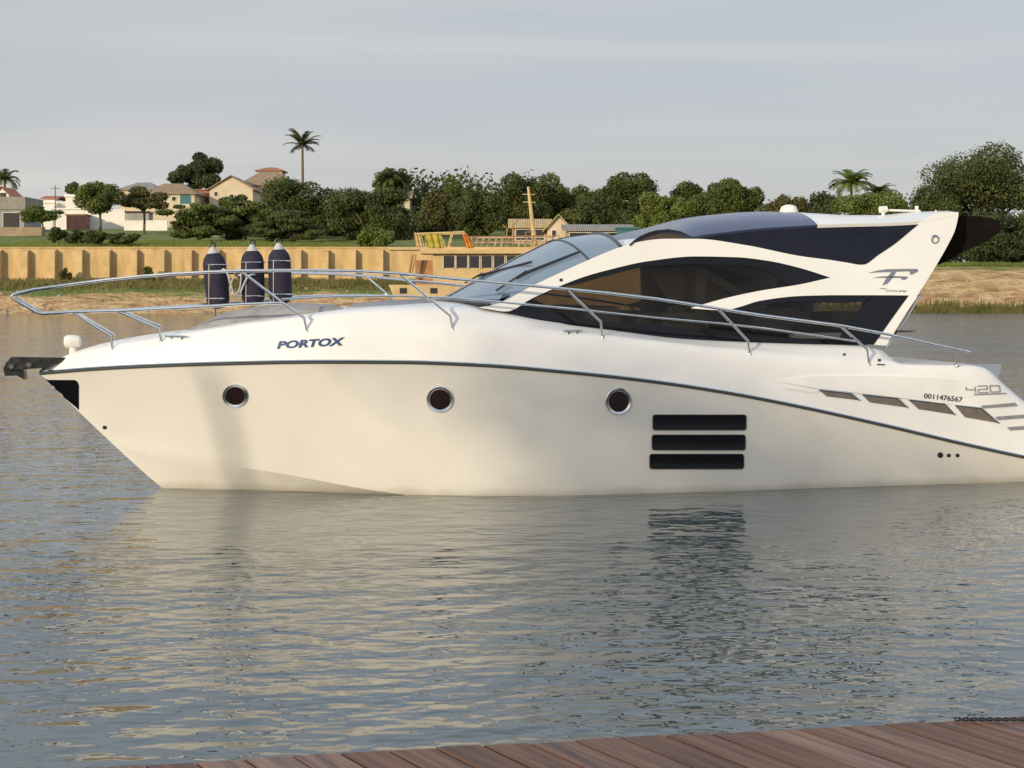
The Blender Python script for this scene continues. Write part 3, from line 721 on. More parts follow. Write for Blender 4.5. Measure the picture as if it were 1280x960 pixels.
# threshold of grass against sand depends on which bank: lower on the left
mr = t.nodes.new('ShaderNodeMapRange'); t.links.new(sx.outputs[0], mr.inputs[0]); mr.inputs[1].default_value = -10; mr.inputs[2].default_value = 25; mr.inputs[3].default_value = 3.0; mr.inputs[4].default_value = 6.0
sb = t.nodes.new('ShaderNodeMath'); sb.operation = 'SUBTRACT'; t.links.new(ma.outputs[0], sb.inputs[0]); t.links.new(mr.outputs[0], sb.inputs[1])
cl = t.nodes.new('ShaderNodeMapRange'); t.links.new(sb.outputs[0], cl.inputs[0]); cl.inputs[1].default_value = -.25; cl.inputs[2].default_value = .25
mm = t.nodes.new('ShaderNodeMix'); mm.data_type = 'RGBA'; t.links.new(cl.outputs[0], mm.inputs[0]); t.links.new(rs.outputs[0], mm.inputs[6]); t.links.new(rg.outputs[0], mm.inputs[7])
t.links.new(mm.outputs[2], B.inputs['Base Color'])
bn_ = tn(1.6, 10); bb_ = t.nodes.new('ShaderNodeBump'); bb_.inputs['Distance'].default_value = .5; bb_.inputs['Strength'].default_value = 1; t.links.new(bn_.outputs['Fac'], bb_.inputs['Height']); t.links.new(bb_.outputs[0], B.inputs['Normal'])
tag(g_.build('ground', gm, ang=80), kind='structure')
# water
wm = bpy.data.materials.new('lake_water'); wm.use_nodes = True; t = wm.node_tree; B = t.nodes['Principled BSDF']
B.inputs['Base Color'].default_value = (.055,.076,.080,1); B.inputs['IOR'].default_value = 1.42; B.inputs['Specular IOR Level'].default_value = .9
tc = t.nodes.new('ShaderNodeTexCoord')
def wn(sc, det, st_, rot=0, ro=.5):
    m_ = t.nodes.new('ShaderNodeMapping'); m_.inputs['Scale'].default_value = st_; m_.inputs['Rotation'].default_value = (0,0,rot); t.links.new(tc.outputs['Object'], m_.inputs[0])
    n = t.nodes.new('ShaderNodeTexNoise'); n.inputs['Scale'].default_value = sc; n.inputs['Detail'].default_value = det; n.inputs['Roughness'].default_value = ro
    t.links.new(m_.outputs[0], n.inputs['Vector']); return n
n1 = wn(1.15, 1.5, (.6,1.1,1), .10); n2 = wn(3.5, 1.9, (.72,1.1,1), -.22, .5); n3 = wn(.20, 2, (1,1,1))
a1 = t.nodes.new('ShaderNodeMath'); a1.operation = 'MULTIPLY_ADD'; t.links.new(n2.outputs['Fac'], a1.inputs[0]); a1.inputs[1].default_value = .80; t.links.new(n1.outputs['Fac'], a1.inputs[2])
am = t.nodes.new('ShaderNodeMapRange'); t.links.new(n3.outputs['Fac'], am.inputs[0]); am.inputs[1].default_value = .35; am.inputs[2].default_value = .65; am.inputs[3].default_value = .55; am.inputs[4].default_value = 1.15
# open water beyond the yacht's lee is rougher than the sheltered water by the dock
sy = t.nodes.new('ShaderNodeSeparateXYZ'); t.links.new(tc.outputs['Object'], sy.inputs[0])
lee = t.nodes.new('ShaderNodeMapRange'); t.links.new(sy.outputs[1], lee.inputs[0]); lee.inputs[1].default_value = 18; lee.inputs[2].default_value = 45; lee.inputs[3].default_value = 1.0; lee.inputs[4].default_value = 4.2
lee2 = t.nodes.new('ShaderNodeMapRange'); t.links.new(sy.outputs[1], lee2.inputs[0]); lee2.inputs[1].default_value = 10.5; lee2.inputs[2].default_value = 16; lee2.inputs[3].default_value = 1.0; lee2.inputs[4].default_value = .42
lee.inputs[3].default_value = 0; lee.inputs[4].default_value = 1
kx = t.nodes.new('ShaderNodeMapRange'); t.links.new(sy.outputs[0], kx.inputs[0]); kx.inputs[1].default_value = -6; kx.inputs[2].default_value = 12; kx.inputs[3].default_value = .6; kx.inputs[4].default_value = 3.6
lx_ = t.nodes.new('ShaderNodeMath'); lx_.operation = 'MULTIPLY_ADD'; t.links.new(lee.outputs[0], lx_.inputs[0]); t.links.new(kx.outputs[0], lx_.inputs[1]); lx_.inputs[2].default_value = 1
lm_ = t.nodes.new('ShaderNodeMath'); lm_.operation = 'MULTIPLY'; t.links.new(lx_.outputs[0], lm_.inputs[0]); t.links.new(lee2.outputs[0], lm_.inputs[1])
ml = t.nodes.new('ShaderNodeMath'); ml.operation = 'MULTIPLY'; t.links.new(a1.outputs[0], ml.inputs[0]); t.links.new(am.outputs[0], ml.inputs[1])
ml2 = t.nodes.new('ShaderNodeMath'); ml2.operation = 'MULTIPLY'; t.links.new(ml.outputs[0], ml2.inputs[0]); t.links.new(lm_.outputs[0], ml2.inputs[1])
rx = t.nodes.new('ShaderNodeMapRange'); t.links.new(sy.outputs[0], rx.inputs[0]); rx.inputs[1].default_value = 0; rx.inputs[2].default_value = 12; rx.inputs[3].default_value = .03; rx.inputs[4].default_value = .12
ry = t.nodes.new('ShaderNodeMapRange'); t.links.new(sy.outputs[1], ry.inputs[0]); ry.inputs[1].default_value = 22; ry.inputs[2].default_value = 60; ry.inputs[3].default_value = 0; ry.inputs[4].default_value = 1
rm_ = t.nodes.new('ShaderNodeMath'); rm_.operation = 'MULTIPLY_ADD'; t.links.new(rx.outputs[0], rm_.inputs[0]); t.links.new(ry.outputs[0], rm_.inputs[1]); rm_.inputs[2].default_value = .018; t.links.new(rm_.outputs[0], B.inputs['Roughness'])
bp = t.nodes.new('ShaderNodeBump'); bp.inputs['Strength'].default_value = 1; bp.inputs['Distance'].default_value = .082; t.links.new(ml2.outputs[0], bp.inputs['Height']); t.links.new(bp.outputs[0], B.inputs['Normal'])
w_ = MB(); w_.add([(-2500,-300,0),(2500,-300,0),(2500,420,0),(-2500,420,0)], [(0,1,2,3)]); tag(w_.build('water', wm, smooth=False), kind='structure')

# ------------------------------------------------------------------ foreground dock
DZ = .8
e1 = Vector((-1.235, 5.12)); e2 = Vector((1.91, 5.68)); ed = (e2-e1).normalized()
pd = Vector((-1240, 1900)).normalized()*-1            # plank direction, coming toward the camera
dm = bpy.data.materials.new('dock_wood'); dm.use_nodes = True; t = dm.node_tree; B = t.nodes['Principled BSDF']; B.inputs['Roughness'].default_value = .55
tc = t.nodes.new('ShaderNodeTexCoord'); mp = t.nodes.new('ShaderNodeMapping'); mp.inputs['Rotation'].default_value = (0,0,-math.atan2(pd.y, pd.x)); t.links.new(tc.outputs['Object'], mp.inputs[0])
mp2 = t.nodes.new('ShaderNodeMapping'); mp2.inputs['Scale'].default_value = (1.6, 38, 38); t.links.new(mp.outputs[0], mp2.inputs[0])
n = t.nodes.new('ShaderNodeTexNoise'); n.inputs['Scale'].default_value = 1; n.inputs['Detail'].default_value = 8; t.links.new(mp2.outputs[0], n.inputs['Vector'])
r = t.nodes.new('ShaderNodeValToRGB'); r.color_ramp.elements[0].position = .3; r.color_ramp.elements[0].color = (.080,.034,.018,1); r.color_ramp.elements[1].position = .72; r.color_ramp.elements[1].color = (.31,.150,.082,1)
t.links.new(n.outputs['Fac'], r.inputs[0]); gi = t.nodes.new('ShaderNodeNewGeometry'); hs = t.nodes.new('ShaderNodeHueSaturation'); t.links.new(r.outputs[0], hs.inputs['Color'])
mrr = t.nodes.new('ShaderNodeMapRange'); t.links.new(gi.outputs['Random Per Island'], mrr.inputs[0]); mrr.inputs[3].default_value = .62; mrr.inputs[4].default_value = 1.05; t.links.new(mrr.outputs[0], hs.inputs['Value'])
mrs = t.nodes.new('ShaderNodeMapRange'); t.links.new(gi.outputs['Random Per Island'], mrs.inputs[0]); mrs.inputs[3].default_value = 1.15; mrs.inputs[4].default_value = .8; t.links.new(mrs.outputs[0], hs.inputs['Saturation'])
t.links.new(hs.outputs[0], B.inputs['Base Color'])
bpn = t.nodes.new('ShaderNodeBump'); bpn.inputs['Strength'].default_value = .6; bpn.inputs['Distance'].default_value = .004; t.links.new(n.outputs['Fac'], bpn.inputs['Height']); t.links.new(bpn.outputs[0], B.inputs['Normal'])
b = MB(); step = .166
for i in range(-27, 41):
    a = e1+ed*(i*step); c_ = e1+ed*(i*step+step-.010)
    j = random.uniform(-.012, .012)+.02*math.sin(i*.13); a0 = a-pd*j; c0 = c_-pd*j; ln = 11; dz = random.uniform(-.0008, .0008)
    a1_, c1_ = a+pd*ln, c_+pd*ln
    def off2(p, q, z): return (p.x, p.y, z)
    ch = .0006; w2 = (c0-a0).normalized()*ch
    vs = [(a0.x,a0.y,DZ-.04),(c0.x,c0.y,DZ-.04),(c1_.x,c1_.y,DZ-.04),(a1_.x,a1_.y,DZ-.04),
          (a0.x,a0.y,DZ-ch+dz),(c0.x,c0.y,DZ-ch+dz),(c1_.x,c1_.y,DZ-ch+dz),(a1_.x,a1_.y,DZ-ch+dz)]
    t0 = a0+w2+pd*ch; t1_ = c0-w2+pd*ch; t2 = c1_-w2; t3 = a1_+w2
    vs += [(t0.x,t0.y,DZ+dz),(t1_.x,t1_.y,DZ+dz),(t2.x,t2.y,DZ+dz),(t3.x,t3.y,DZ+dz)]
    b.add(vs, [(0,3,2,1),(0,1,5,4),(1,2,6,5),(2,3,7,6),(3,0,4,7),(4,5,9,8),(5,6,10,9),(6,7,11,10),(7,4,8,11),(8,9,10,11)])
dock = empty('wooden_dock', (0,0,0), 0, 'reddish brown plank dock crossing the bottom right foreground', 'dock')
b.build('deck_planks', dm, dock, smooth=False)
b = MB()
for d_ in (.25, 1.6, 3.2):
    p = e1+pd*d_-ed*4; q = e1+pd*d_+ed*6.5; n_ = Vector((-ed.y, ed.x))*.04
    b.add([(p.x-n_.x,p.y-n_.y,DZ-.2),(q.x-n_.x,q.y-n_.y,DZ-.2),(q.x+n_.x,q.y+n_.y,DZ-.2),(p.x+n_.x,p.y+n_.y,DZ-.2),(p.x-n_.x,p.y-n_.y,DZ-.042),(q.x-n_.x,q.y-n_.y,DZ-.042),(q.x+n_.x,q.y+n_.y,DZ-.042),(p.x+n_.x,p.y+n_.y,DZ-.042)],
          [(0,3,2,1),(4,5,6,7),(0,1,5,4),(1,2,6,5),(2,3,7,6),(3,0,4,7)])
b.build('joist', dm, dock, smooth=False)
# dark chain lying on the dock edge
b = MB(); pa = Vector(((1196-640)/FPX*5.63, 5.63)); 
for i in range(46):
    cpt = pa+ed*(i*.015)-Vector((0, .012+.0028*i*(1 if i < 30 else 1)))
    a = (0 if i % 2 else math.pi/2)
    pts = []
    for q in np.linspace(0, 2*math.pi, 9):
        lx = .012*math.cos(q); ly = .006*math.sin(q)
        pts.append((cpt.x+ed.x*lx-ed.y*ly*math.cos(a), cpt.y+ed.y*lx+ed.x*ly*math.cos(a), DZ+.012+ly*math.sin(a)))
    b.tube(pts, .0032, 5, False)
tag(b.build('mooring_chain', M['black_matte']), 'thin dark chain lying along the right end of the dock edge', 'chain')

# ------------------------------------------------------------------ retaining wall on the far bank
M['conc'] = mat('ochre_concrete', (.62,.45,.22), .9, col2=(.42,.29,.13), nscale=.9, stretch=(1,1,.35), ndetail=9, bump=.3, bscale=4, lo=.3, hi=.7)
M['conc2'] = mat('ochre_pile', (.63,.46,.23), .9, col2=(.50,.35,.17), nscale=.9, bump=.3, bscale=4)
wall = empty('retaining_wall', (-34, WALLY, 3), 0, 'long ochre concrete retaining wall with evenly spaced piles on the far bank', 'wall')
xr = bgp(548, 0, WALLY)[0]; ztop = bgp(0, 310, WALLY)[1]
def wall_local(b_): b_.v = [(x+34, y-WALLY, z-3) for x, y, z in b_.v]; return b_
b = MB(); b.box(-110, xr, WALLY, WALLY+.45, 1.5, ztop); wall_local(b).build('wall_panel', M['conc'], wall, smooth=False)
b = MB(); b.box(-110, xr+.1, WALLY-.12, WALLY+.55, ztop+.003, ztop+.12); wall_local(b).build('wall_coping', M['conc'], wall, smooth=False)
i = 0
for u in [3+34.05*k_ for k_ in range(-9, 15)]:
    x = bgp(u, 0, WALLY)[0]; w = random.uniform(.55, 1.1)
    zt = ztop-.15+random.uniform(-.06, .03)
    b = MB(); x1 = x; x0 = x-w; pr = .85
    b.add([(x0,WALLY-pr,2.0),(x1,WALLY-pr,2.0),(x1,WALLY-.003,2.0),(x0,WALLY-.003,2.0),(x0,WALLY-pr,zt-.25),(x1,WALLY-pr,zt-.25),(x1,WALLY-.003,zt),(x0,WALLY-.003,zt)],
          [(0,3,2,1),(4,5,6,7),(0,1,5,4),(1,2,6,5),(2,3,7,6),(3,0,4,7)])
    if x < xr-.2: wall_local(b).build('pile', M['conc2'], wall, smooth=False)

# ------------------------------------------------------------------ vegetation
def leaf_mat(name, c1, c2, c3=None):
    m = bpy.data.materials.new(name); m.use_nodes = True; t = m.node_tree; B = t.nodes['Principled BSDF']; B.inputs['Roughness'].default_value = .6; B.inputs['Specular IOR Level'].default_value = .25
    g = t.nodes.new('ShaderNodeNewGeometry'); r = t.nodes.new('ShaderNodeValToRGB'); r.color_ramp.elements[0].color = (*c1, 1); r.color_ramp.elements[1].color = (*c2, 1)
    tc = t.nodes.new('ShaderNodeTexCoord'); n = t.nodes.new('ShaderNodeTexNoise'); n.inputs['Scale'].default_value = .45; n.inputs['Detail'].default_value = 3; t.links.new(tc.outputs['Object'], n.inputs['Vector'])
    a = t.nodes.new('ShaderNodeMath'); a.operation = 'MULTIPLY_ADD'; a.inputs[1].default_value = .42; t.links.new(g.outputs['Random Per Island'], a.inputs[0])
    s_ = t.nodes.new('ShaderNodeMath'); s_.operation = 'MULTIPLY_ADD'; s_.inputs[1].default_value = 2.0; s_.inputs[2].default_value = -.68; t.links.new(n.outputs['Fac'], s_.inputs[0]); t.links.new(s_.outputs[0], a.inputs[2])
    t.links.new(a.outputs[0], r.inputs[0]); t.links.new(r.outputs[0], B.inputs['Base Color'])
    tl = t.nodes.new('ShaderNodeBsdfTranslucent'); t.links.new(r.outputs[0], tl.inputs[0]); mxs = t.nodes.new('ShaderNodeMixShader'); mxs.inputs[0].default_value = .25
    t.links.new(B.outputs[0], mxs.inputs[1]); t.links.new(tl.outputs[0], mxs.inputs[2]); t.links.new(mxs.outputs[0], t.nodes['Material Output'].inputs[0])
    return m
LM = {'dark': leaf_mat('leaf_dark', (.028,.044,.012), (.125,.145,.042)), 'mid': leaf_mat('leaf_mid', (.040,.066,.014), (.165,.195,.050)),
      'light': leaf_mat('leaf_light', (.070,.110,.018), (.20,.235,.055)), 'olive': leaf_mat('leaf_olive', (.060,.064,.022), (.170,.155,.055)),
      'grass': leaf_mat('leaf_grass', (.07,.085,.02), (.22,.18,.07)), 'blue': leaf_mat('leaf_blue', (.024,.040,.014), (.095,.120,.045))}
M['bark'] = mat('bark', (.10,.075,.05), .9, col2=(.16,.125,.09), nscale=4)
def leaves(blobs, n, size, flat=.0):
    """many small leaf faces through the volume of the given ellipsoids"""
    w = np.array([b_[3]*b_[5] for b_ in blobs]); w = w/w.sum(); cnt = rng.multinomial(n, w); V, F = [], []
    for (cx, cy, cz, rx, ry, rz), c in zip(blobs, cnt):
        d = rng.normal(size=(c, 3)); d /= np.linalg.norm(d, axis=1)[:, None]; rad = rng.uniform(.55, 1.0, c)**.6
        rad *= 1+.10*rng.normal(size=c); P = np.array([cx, cy, cz])+d*rad[:, None]*np.array([rx, ry, rz])
        nrm = d+.9*rng.normal(size=(c, 3)); nrm[:, 2] += .35; nrm /= np.linalg.norm(nrm, axis=1)[:, None]
        a = np.cross(nrm, rng.normal(size=(c, 3))); a /= np.linalg.norm(a, axis=1)[:, None]; b2 = np.cross(nrm, a)
        sz = size*rng.uniform(.6, 1.35, c)[:, None]
        q = np.stack([P-a*sz, P-b2*sz*.55, P+a*sz, P+b2*sz*.55], 1)
        base = len(V)*4; V.append(q)
    Vv = np.concatenate(V).reshape(-1, 3); nq = len(Vv)//4
    return Vv, np.arange(nq*4).reshape(-1, 4)
def mesh_np(name, V, F, m, parent):
    me = bpy.data.meshes.new(name); me.vertices.add(len(V)); me.vertices.foreach_set('co', V.astype('f').ravel())
    me.loops.add(F.size); me.loops.foreach_set('vertex_index', F.astype('i').ravel()); me.polygons.add(len(F))
    me.polygons.foreach_set('loop_start', np.arange(0, F.size, F.shape[1], dtype='i')); me.polygons.foreach_set('loop_total', np.full(len(F), F.shape[1], dtype='i'))
    me.update(); me.validate(); me.materials.append(m); o = bpy.data.objects.new(name, me); S.collection.objects.link(o)
    if parent: o.parent = parent
    return o
def tree(name, u0, u1, vt, vc, vb, Y, kind, lm, label, cat='tree', group=None, nb=12, dens=1.0, leaf=None, depth=None, trunk=True, seed=None):
    """crown between rows vt..vc, trunk foot at row vb, standing Y metres away"""
    if seed: random.seed(seed)
    x0, zt = bgp(u0, vt, Y); x1, zc = bgp(u1, vc, Y); cx = (x0+x1)/2; zb = min(bgp(0, vb, Y)[1], height(cx, Y)+.3) if trunk else bgp(0, vb, Y)[1]
    zb = height(cx, Y)-.1
    W_, H_ = (x1-x0)/2, (zt-zc)/2; r = empty(name, (cx, Y, zb), 0, label, cat, group); zc0 = (zt+zc)/2-zb; D_ = depth or W_*.8
    bl = []
    for i in range(int(nb*1.7)):
        for _ in range(40):
            ax, ay, az = random.uniform(-1,1), random.uniform(-1,1), random.uniform(-1,1)
            if ax*ax+ay*ay+az*az < 1 and (kind != 'flat' or az > -.55+.5*abs(ax)*0): break
        k_ = random.uniform(.16, .46)*(1 if nb < 16 else .8)
        if kind == 'flat': bl.append((ax*W_*.74, ay*D_*.7, zc0+az*H_*.62, W_*k_*.95, D_*k_, H_*k_*.75))
        elif kind == 'layer': bl.append((ax*W_*.8, ay*D_*.7, zc0+az*H_*.7, W_*k_*.85, D_*k_, H_*k_*.5))
        else: bl.append((ax*W_*.76, ay*D_*.70, zc0+az*H_*.76, W_*k_, D_*k_, H_*k_*.9))
    xa = min(q[0]-q[3] for q in bl); xb = max(q[0]+q[3] for q in bl); za = min(q[2]-q[5] for q in bl); zb_ = max(q[2]+q[5] for q in bl)
    kx, kz = 2*W_/(xb-xa), 2*H_/(zb_-za)
    bl = [((q[0]-(xa+xb)/2)*kx, q[1], (q[2]-(za+zb_)/2)*kz+zc0, q[3]*kx, q[4]*1.2, q[5]*kz) for q in bl]
    px = (u1-u0)*(vc-vt); n = int(min(36000, max(800, px*3.1*dens)))
    lf = leaf or 1.7*Y/FPX
    V, F = leaves(bl, n, lf); mesh_np('crown', V, F, LM[lm], r)
    b_ = MB(); rt = max(.12, W_*.045)
    zmid = max(.4, zc0-H_*.7)
    b_.tube([(0,0,0),(rt*.5,0,zmid*.5),(-rt*.3,0,zmid),(0,0,zc0)], [rt*1.3, rt, rt*.85, rt*.4], 8)
    for q in bl[:7]: b_.tube([(-rt*.2,0,zmid*.8),((q[0])*.45,q[1]*.45,(zmid*.8+q[2])*.52),(q[0],q[1],q[2])], [rt*.6,rt*.4,rt*.15], 6)
    b_.build('trunk', M['bark'], r)
    return r
def palm(u, vt, vb, Y, rpx, lab, lm='mid', trunk_r=.16, nf=20, droop=1.0):
    x, zt = bgp(u, vt, Y); zb = height(x, Y); r = empty('palm_tree', (x, Y, zb), 0, lab, 'palm', None); hh = zt-zb; Rr = rpx*Y/FPX
    hc = hh-Rr*.45
    b_ = MB(); b_.tube([(0,0,0),(.1,0,hc*.5),(0,0,hc)], [trunk_r*1.3, trunk_r, trunk_r*.8], 8); b_.build('trunk', M['bark'], r)
    b_ = MB()
    for i in range(nf):
        a = 2*math.pi*i/nf*1.618*2; el = random.uniform(-.1, 1.25); pts = []; ln = Rr*random.uniform(.85, 1.15)
        for k_ in range(9):
            q = k_/8; e_ = el-droop*1.3*q*q; 
            pts.append((pts[-1] if k_ else Vector((0,0,hc)))+(Vector((math.cos(a)*math.cos(e_), math.sin(a)*math.cos(e_), math.sin(e_)))*ln/8 if k_ else Vector((0,0,0))))
        for k_ in range(1, 9):
            p, q = pts[k_-1], pts[k_]; d = (q-p).normalized(); sd_ = d.cross(Vector((0,0,1))).normalized(); up_ = sd_.cross(d)
            for sg in (1, -1):
                for h_ in (.0, .5):
                    c = p.lerp(q, h_); wv = ln*.27*(1-.6*abs(k_/8-.4)); tipp = c+sd_*sg*wv+d*wv*.8-up_*wv*.30
                    b_.add([c, c+d*ln/15, tipp], [(0,1,2)])
            b_.add([p-up_*.02, q-up_*.02, q+sd_*.03, p+sd_*.03], [(0,1,2,3)])
    b_.build('crown', LM[lm], r, smooth=False)
    return r
G1 = 'shore trees behind the retaining wall'; G2 = 'trees lining the bank behind the moored boats'
tree('hilltop_tree', 211,279,190,243,290,300,'round','blue','round dark tree rising behind the tan roofed houses','tree',nb=16,dens=1.5,seed=3)
palm(378,170,262,330,23,'tall lone palm standing against the sky above the hedge of dark trees','dark',.30,30,.6)
palm(6,213,290,300,24,'palm cut off at the left edge behind the grey roofed house','dark',.25,24,1.0)
palm(-18,222,290,290,20,'second palm at the far left edge of the bank','dark',.25,20,1.0)
tree('shade_tree', 92,158,226,268,286,232,'flat','mid','tall umbrella shaped tree with bare forked trunk before the white wall','tree',nb=13,dens=1.1,seed=11)
tree('shade_tree', 148,212,232,262,286,236,'flat','olive','darker spreading tree with thin trunk beside the tan roofed house','tree',nb=12,dens=1.1,seed=12)
tree('shade_tree', 25,81,257,278,290,222,'flat','mid','small low umbrella tree before the grey roofed house at left','tree',nb=10,dens=1.2,seed=13)
tree('distant_tree', 80,112,228,250,285,330,'round','dark','distant tree top between the white block house and the palms','tree',nb=9,seed=14)
tree('broad_tree', 196,300,254,298,305,200,'layer','mid','wide low tree with layered green branches sheltering the white car','tree',nb=22,dens=1.3,seed=15)
tree('broad_tree', 268,345,243,302,305,205,'layer','mid','layered green tree between the white car and the darkest tree','tree',nb=20,dens=1.3,seed=16)
tree('broad_tree', 322,440,222,303,306,215,'round','dark','largest dark tree with domed crown below the lone palm','tree',nb=26,dens=1.2,seed=17)
tree('broad_tree', 405,518,232,303,306,208,'round','dark','dark domed tree behind the round light green bush','tree',nb=24,dens=1.2,seed=18)
tree('broad_tree', 310,410,262,306,307,196,'layer','dark','low dark tree spreading over the wall behind the fenders','tree',nb=20,dens=1.3,seed=19)
tree('round_bush', 445,495,284,311,311,182,'round','light','round light green bush just above the retaining wall','bush',nb=14,dens=1.7,seed=20)
palm(490,212,285,260,26,'shaggy palm like crown above the dark domed tree','dark',.3,30,1.2)
tree('distant_tree', 466,516,210,250,285,262,'round','olive','ragged olive tree beside the hidden tiled roof','tree',nb=12,dens=.8,seed=21)
tree('bank_tree', 517,572,236,305,312,225,'round','olive','olive tree standing right of the dark domed tree','tree',None,nb=16,dens=.95,seed=22)
tree('bank_tree', 538,600,219,300,312,245,'round','mid','taller feathery tree behind the yellow ferry bow','tree',None,nb=18,dens=.85,seed=23)
tree('bank_tree', 560,630,238,305,312,215,'round','dark','dark tree right behind the ferry railing','tree',None,nb=18,dens=1.1,seed=24)
tree('bank_tree', 612,690,217,300,312,230,'round','dark','dark tree behind the ferry mast','tree',None,nb=20,dens=1.1,seed=25)
tree('bank_tree', 655,745,216,296,312,238,'round','mid','broad green tree above the tile roofed hut','tree',None,nb=20,dens=1.1,seed=26)
tree('bank_tree', 735,828,214,292,312,242,'round','dark','tall dark tree above the yacht windshield','tree',None,nb=20,dens=1.1,seed=27)
tree('bank_tree', 700,800,240,300,312,215,'round','dark','low dark tree behind the dark awning','tree',None,nb=18,dens=1.2,seed=28)
tree('bank_tree', 790,868,240,302,320,205,'round','light','bright green tree just above the yacht roof glass','tree',None,nb=20,dens=1.2,seed=29)
tree('bank_tree', 836,890,226,285,320,250,'round','dark','dark tree top behind the bright green tree','tree',None,nb=14,seed=30)
tree('bank_tree', 846,905,240,300,320,215,'round','mid','green tree above the middle of the roof glass','tree',None,nb=16,dens=1.1,seed=31)
tree('bank_tree', 884,956,223,295,325,235,'round','mid','dark crowned tree left of the roof antenna dome','tree',None,nb=18,dens=1.1,seed=32)
tree('bank_tree', 950,1018,244,300,325,260,'round','olive','low yellowish trees behind the roof antenna dome','tree',None,nb=16,dens=1.1,seed=33)
tree('bank_tree', 1008,1050,238,300,325,280,'round','blue','small bluish tree left of the leafy palm','tree',None,nb=12,dens=.9,seed=34)
palm(1064,217,325,230,28,'leafy green palm rising over the white hardtop','light',.25,46,.9)
palm(1098,232,325,235,24,'lower green palm between the leafy palm and the big tree','light',.25,42,.9)
tree('bank_tree', 1030,1140,238,320,328,222,'round','light','green thicket under the two palms','thicket',None,nb=20,dens=1.1,seed=35)
tree('giant_tree', 1138,1300,178,300,333,200,'round','dark','huge dark tree overhanging the right bank','tree',None,nb=40,dens=1.15,seed=36)
tree('giant_tree', 1118,1210,232,326,333,196,'round','dark','lower dark tree behind the yacht arch','tree',None,nb=22,dens=1.2,seed=37)
tree('giant_tree', 1195,1330,262,329,333,192,'round','blue','low dark spreading tree at the foot of the huge one','tree',None,nb=26,dens=1.3,seed=38)
tree('giant_tree', 1285,1400,195,320,333,205,'round','dark','dark tree beyond the right edge','tree',None,nb=22,dens=.8,seed=39)
for k_, (u0, u1, vt, vb, yy) in enumerate(((60,84,284,303,186),(80,110,286,304,184),(104,138,288,304,183),(134,176,291,305,182))):
    tree('low_shrub', u0,u1,vt,vb,305,yy,'round','dark',['dark shrub beside the tan garden wall','dark shrub second along the wall top','wide dark shrub under the umbrella shaped tree','low trailing shrub ending before the green lawn'][k_],'shrub',None,nb=10,dens=1.3,seed=50+k_)
tree('wall_weed', 172,197,333,360,357,168.6,'round','mid','green weed growing at the foot of the wall piles','weed',None,nb=9,dens=1.1,seed=60)
tree('wall_weed', 74,90,335,354,356,168.6,'round','olive','sparse weed at the foot of the wall at left','weed',None,nb=7,dens=.6,seed=61)
V_, F_ = [], None
bl = []
for k_ in range(150):
    u = random.uniform(500, 1330); Y = random.uniform(262, 320); x = (u-640)/FPX*Y; h_ = random.uniform(6.5, 11) if u < 960 or u > 1130 else random.uniform(7, 10.5)
    g0 = height(x, Y); bl.append((x, Y, g0+h_*.5, random.uniform(3.5, 6), 4.5, h_*.52))
V_, F_ = leaves(bl, 60000, .42); tag(mesh_np('far_wood', V_, F_, LM['dark'], None), 'far dark wood filling the gaps behind the bank trees', 'wood', None, 'stuff')
bl = []
for k_ in range(60):
    u = random.uniform(255, 530); Y = random.uniform(222, 250); x = (u-640)/FPX*Y; h_ = random.uniform(2.5, 4.2); g0 = height(x, Y); bl.append((x, Y, g0+h_*.45, random.uniform(2, 3.5), 2.5, h_*.55))
V_, F_ = leaves(bl, 22000, .34); tag(mesh_np('hedge_growth', V_, F_, LM['dark'], None), 'dark undergrowth filling the gaps below the broad trees', 'undergrowth', None, 'stuff')
# land behind the viewpoint; unseen tree and pile added to shade the hull
b = MB(); b.box(-400, 400, -400, -14, -1, .9); tag(b.build('near_bank', gm, smooth=False), kind='structure')
r_ = empty('shade_tree', (-34.9, -29.0, .9), 0, 'tall leafy tree added out of view on the near bank to shade the hull', 'tree')
bl = []
random.seed(5)
for k_ in range(16): bl.append((random.uniform(-1.5, 1.6), random.uniform(-2, 2), 13.2+random.uniform(-1.5, 1.0), random.uniform(.9, 1.5), 1.3, random.uniform(.8, 1.2)))
V_, F_ = leaves(bl, 950, .17); mesh_np('crown', V_, F_, LM['mid'], r_)  # sparse crown, so the added tree throws only partial shade
b = MB(); b.tube([(0,0,0),(.1,0,6),(0,0,12.5)], [.35,.28,.15], 10); b.build('trunk', M['bark'], r_)
b = MB(); b.tube([(-23.6, -5.8, -1.5), (-21.7, -5.8, 8.3)], [.085,.07], 14); tag(b.build('shadow_pile', M['bark']), 'tall leaning timber pile added out of view to shadow the hull', 'pile')  # unseen pile, leaned so its shadow stands nearly upright on the bow
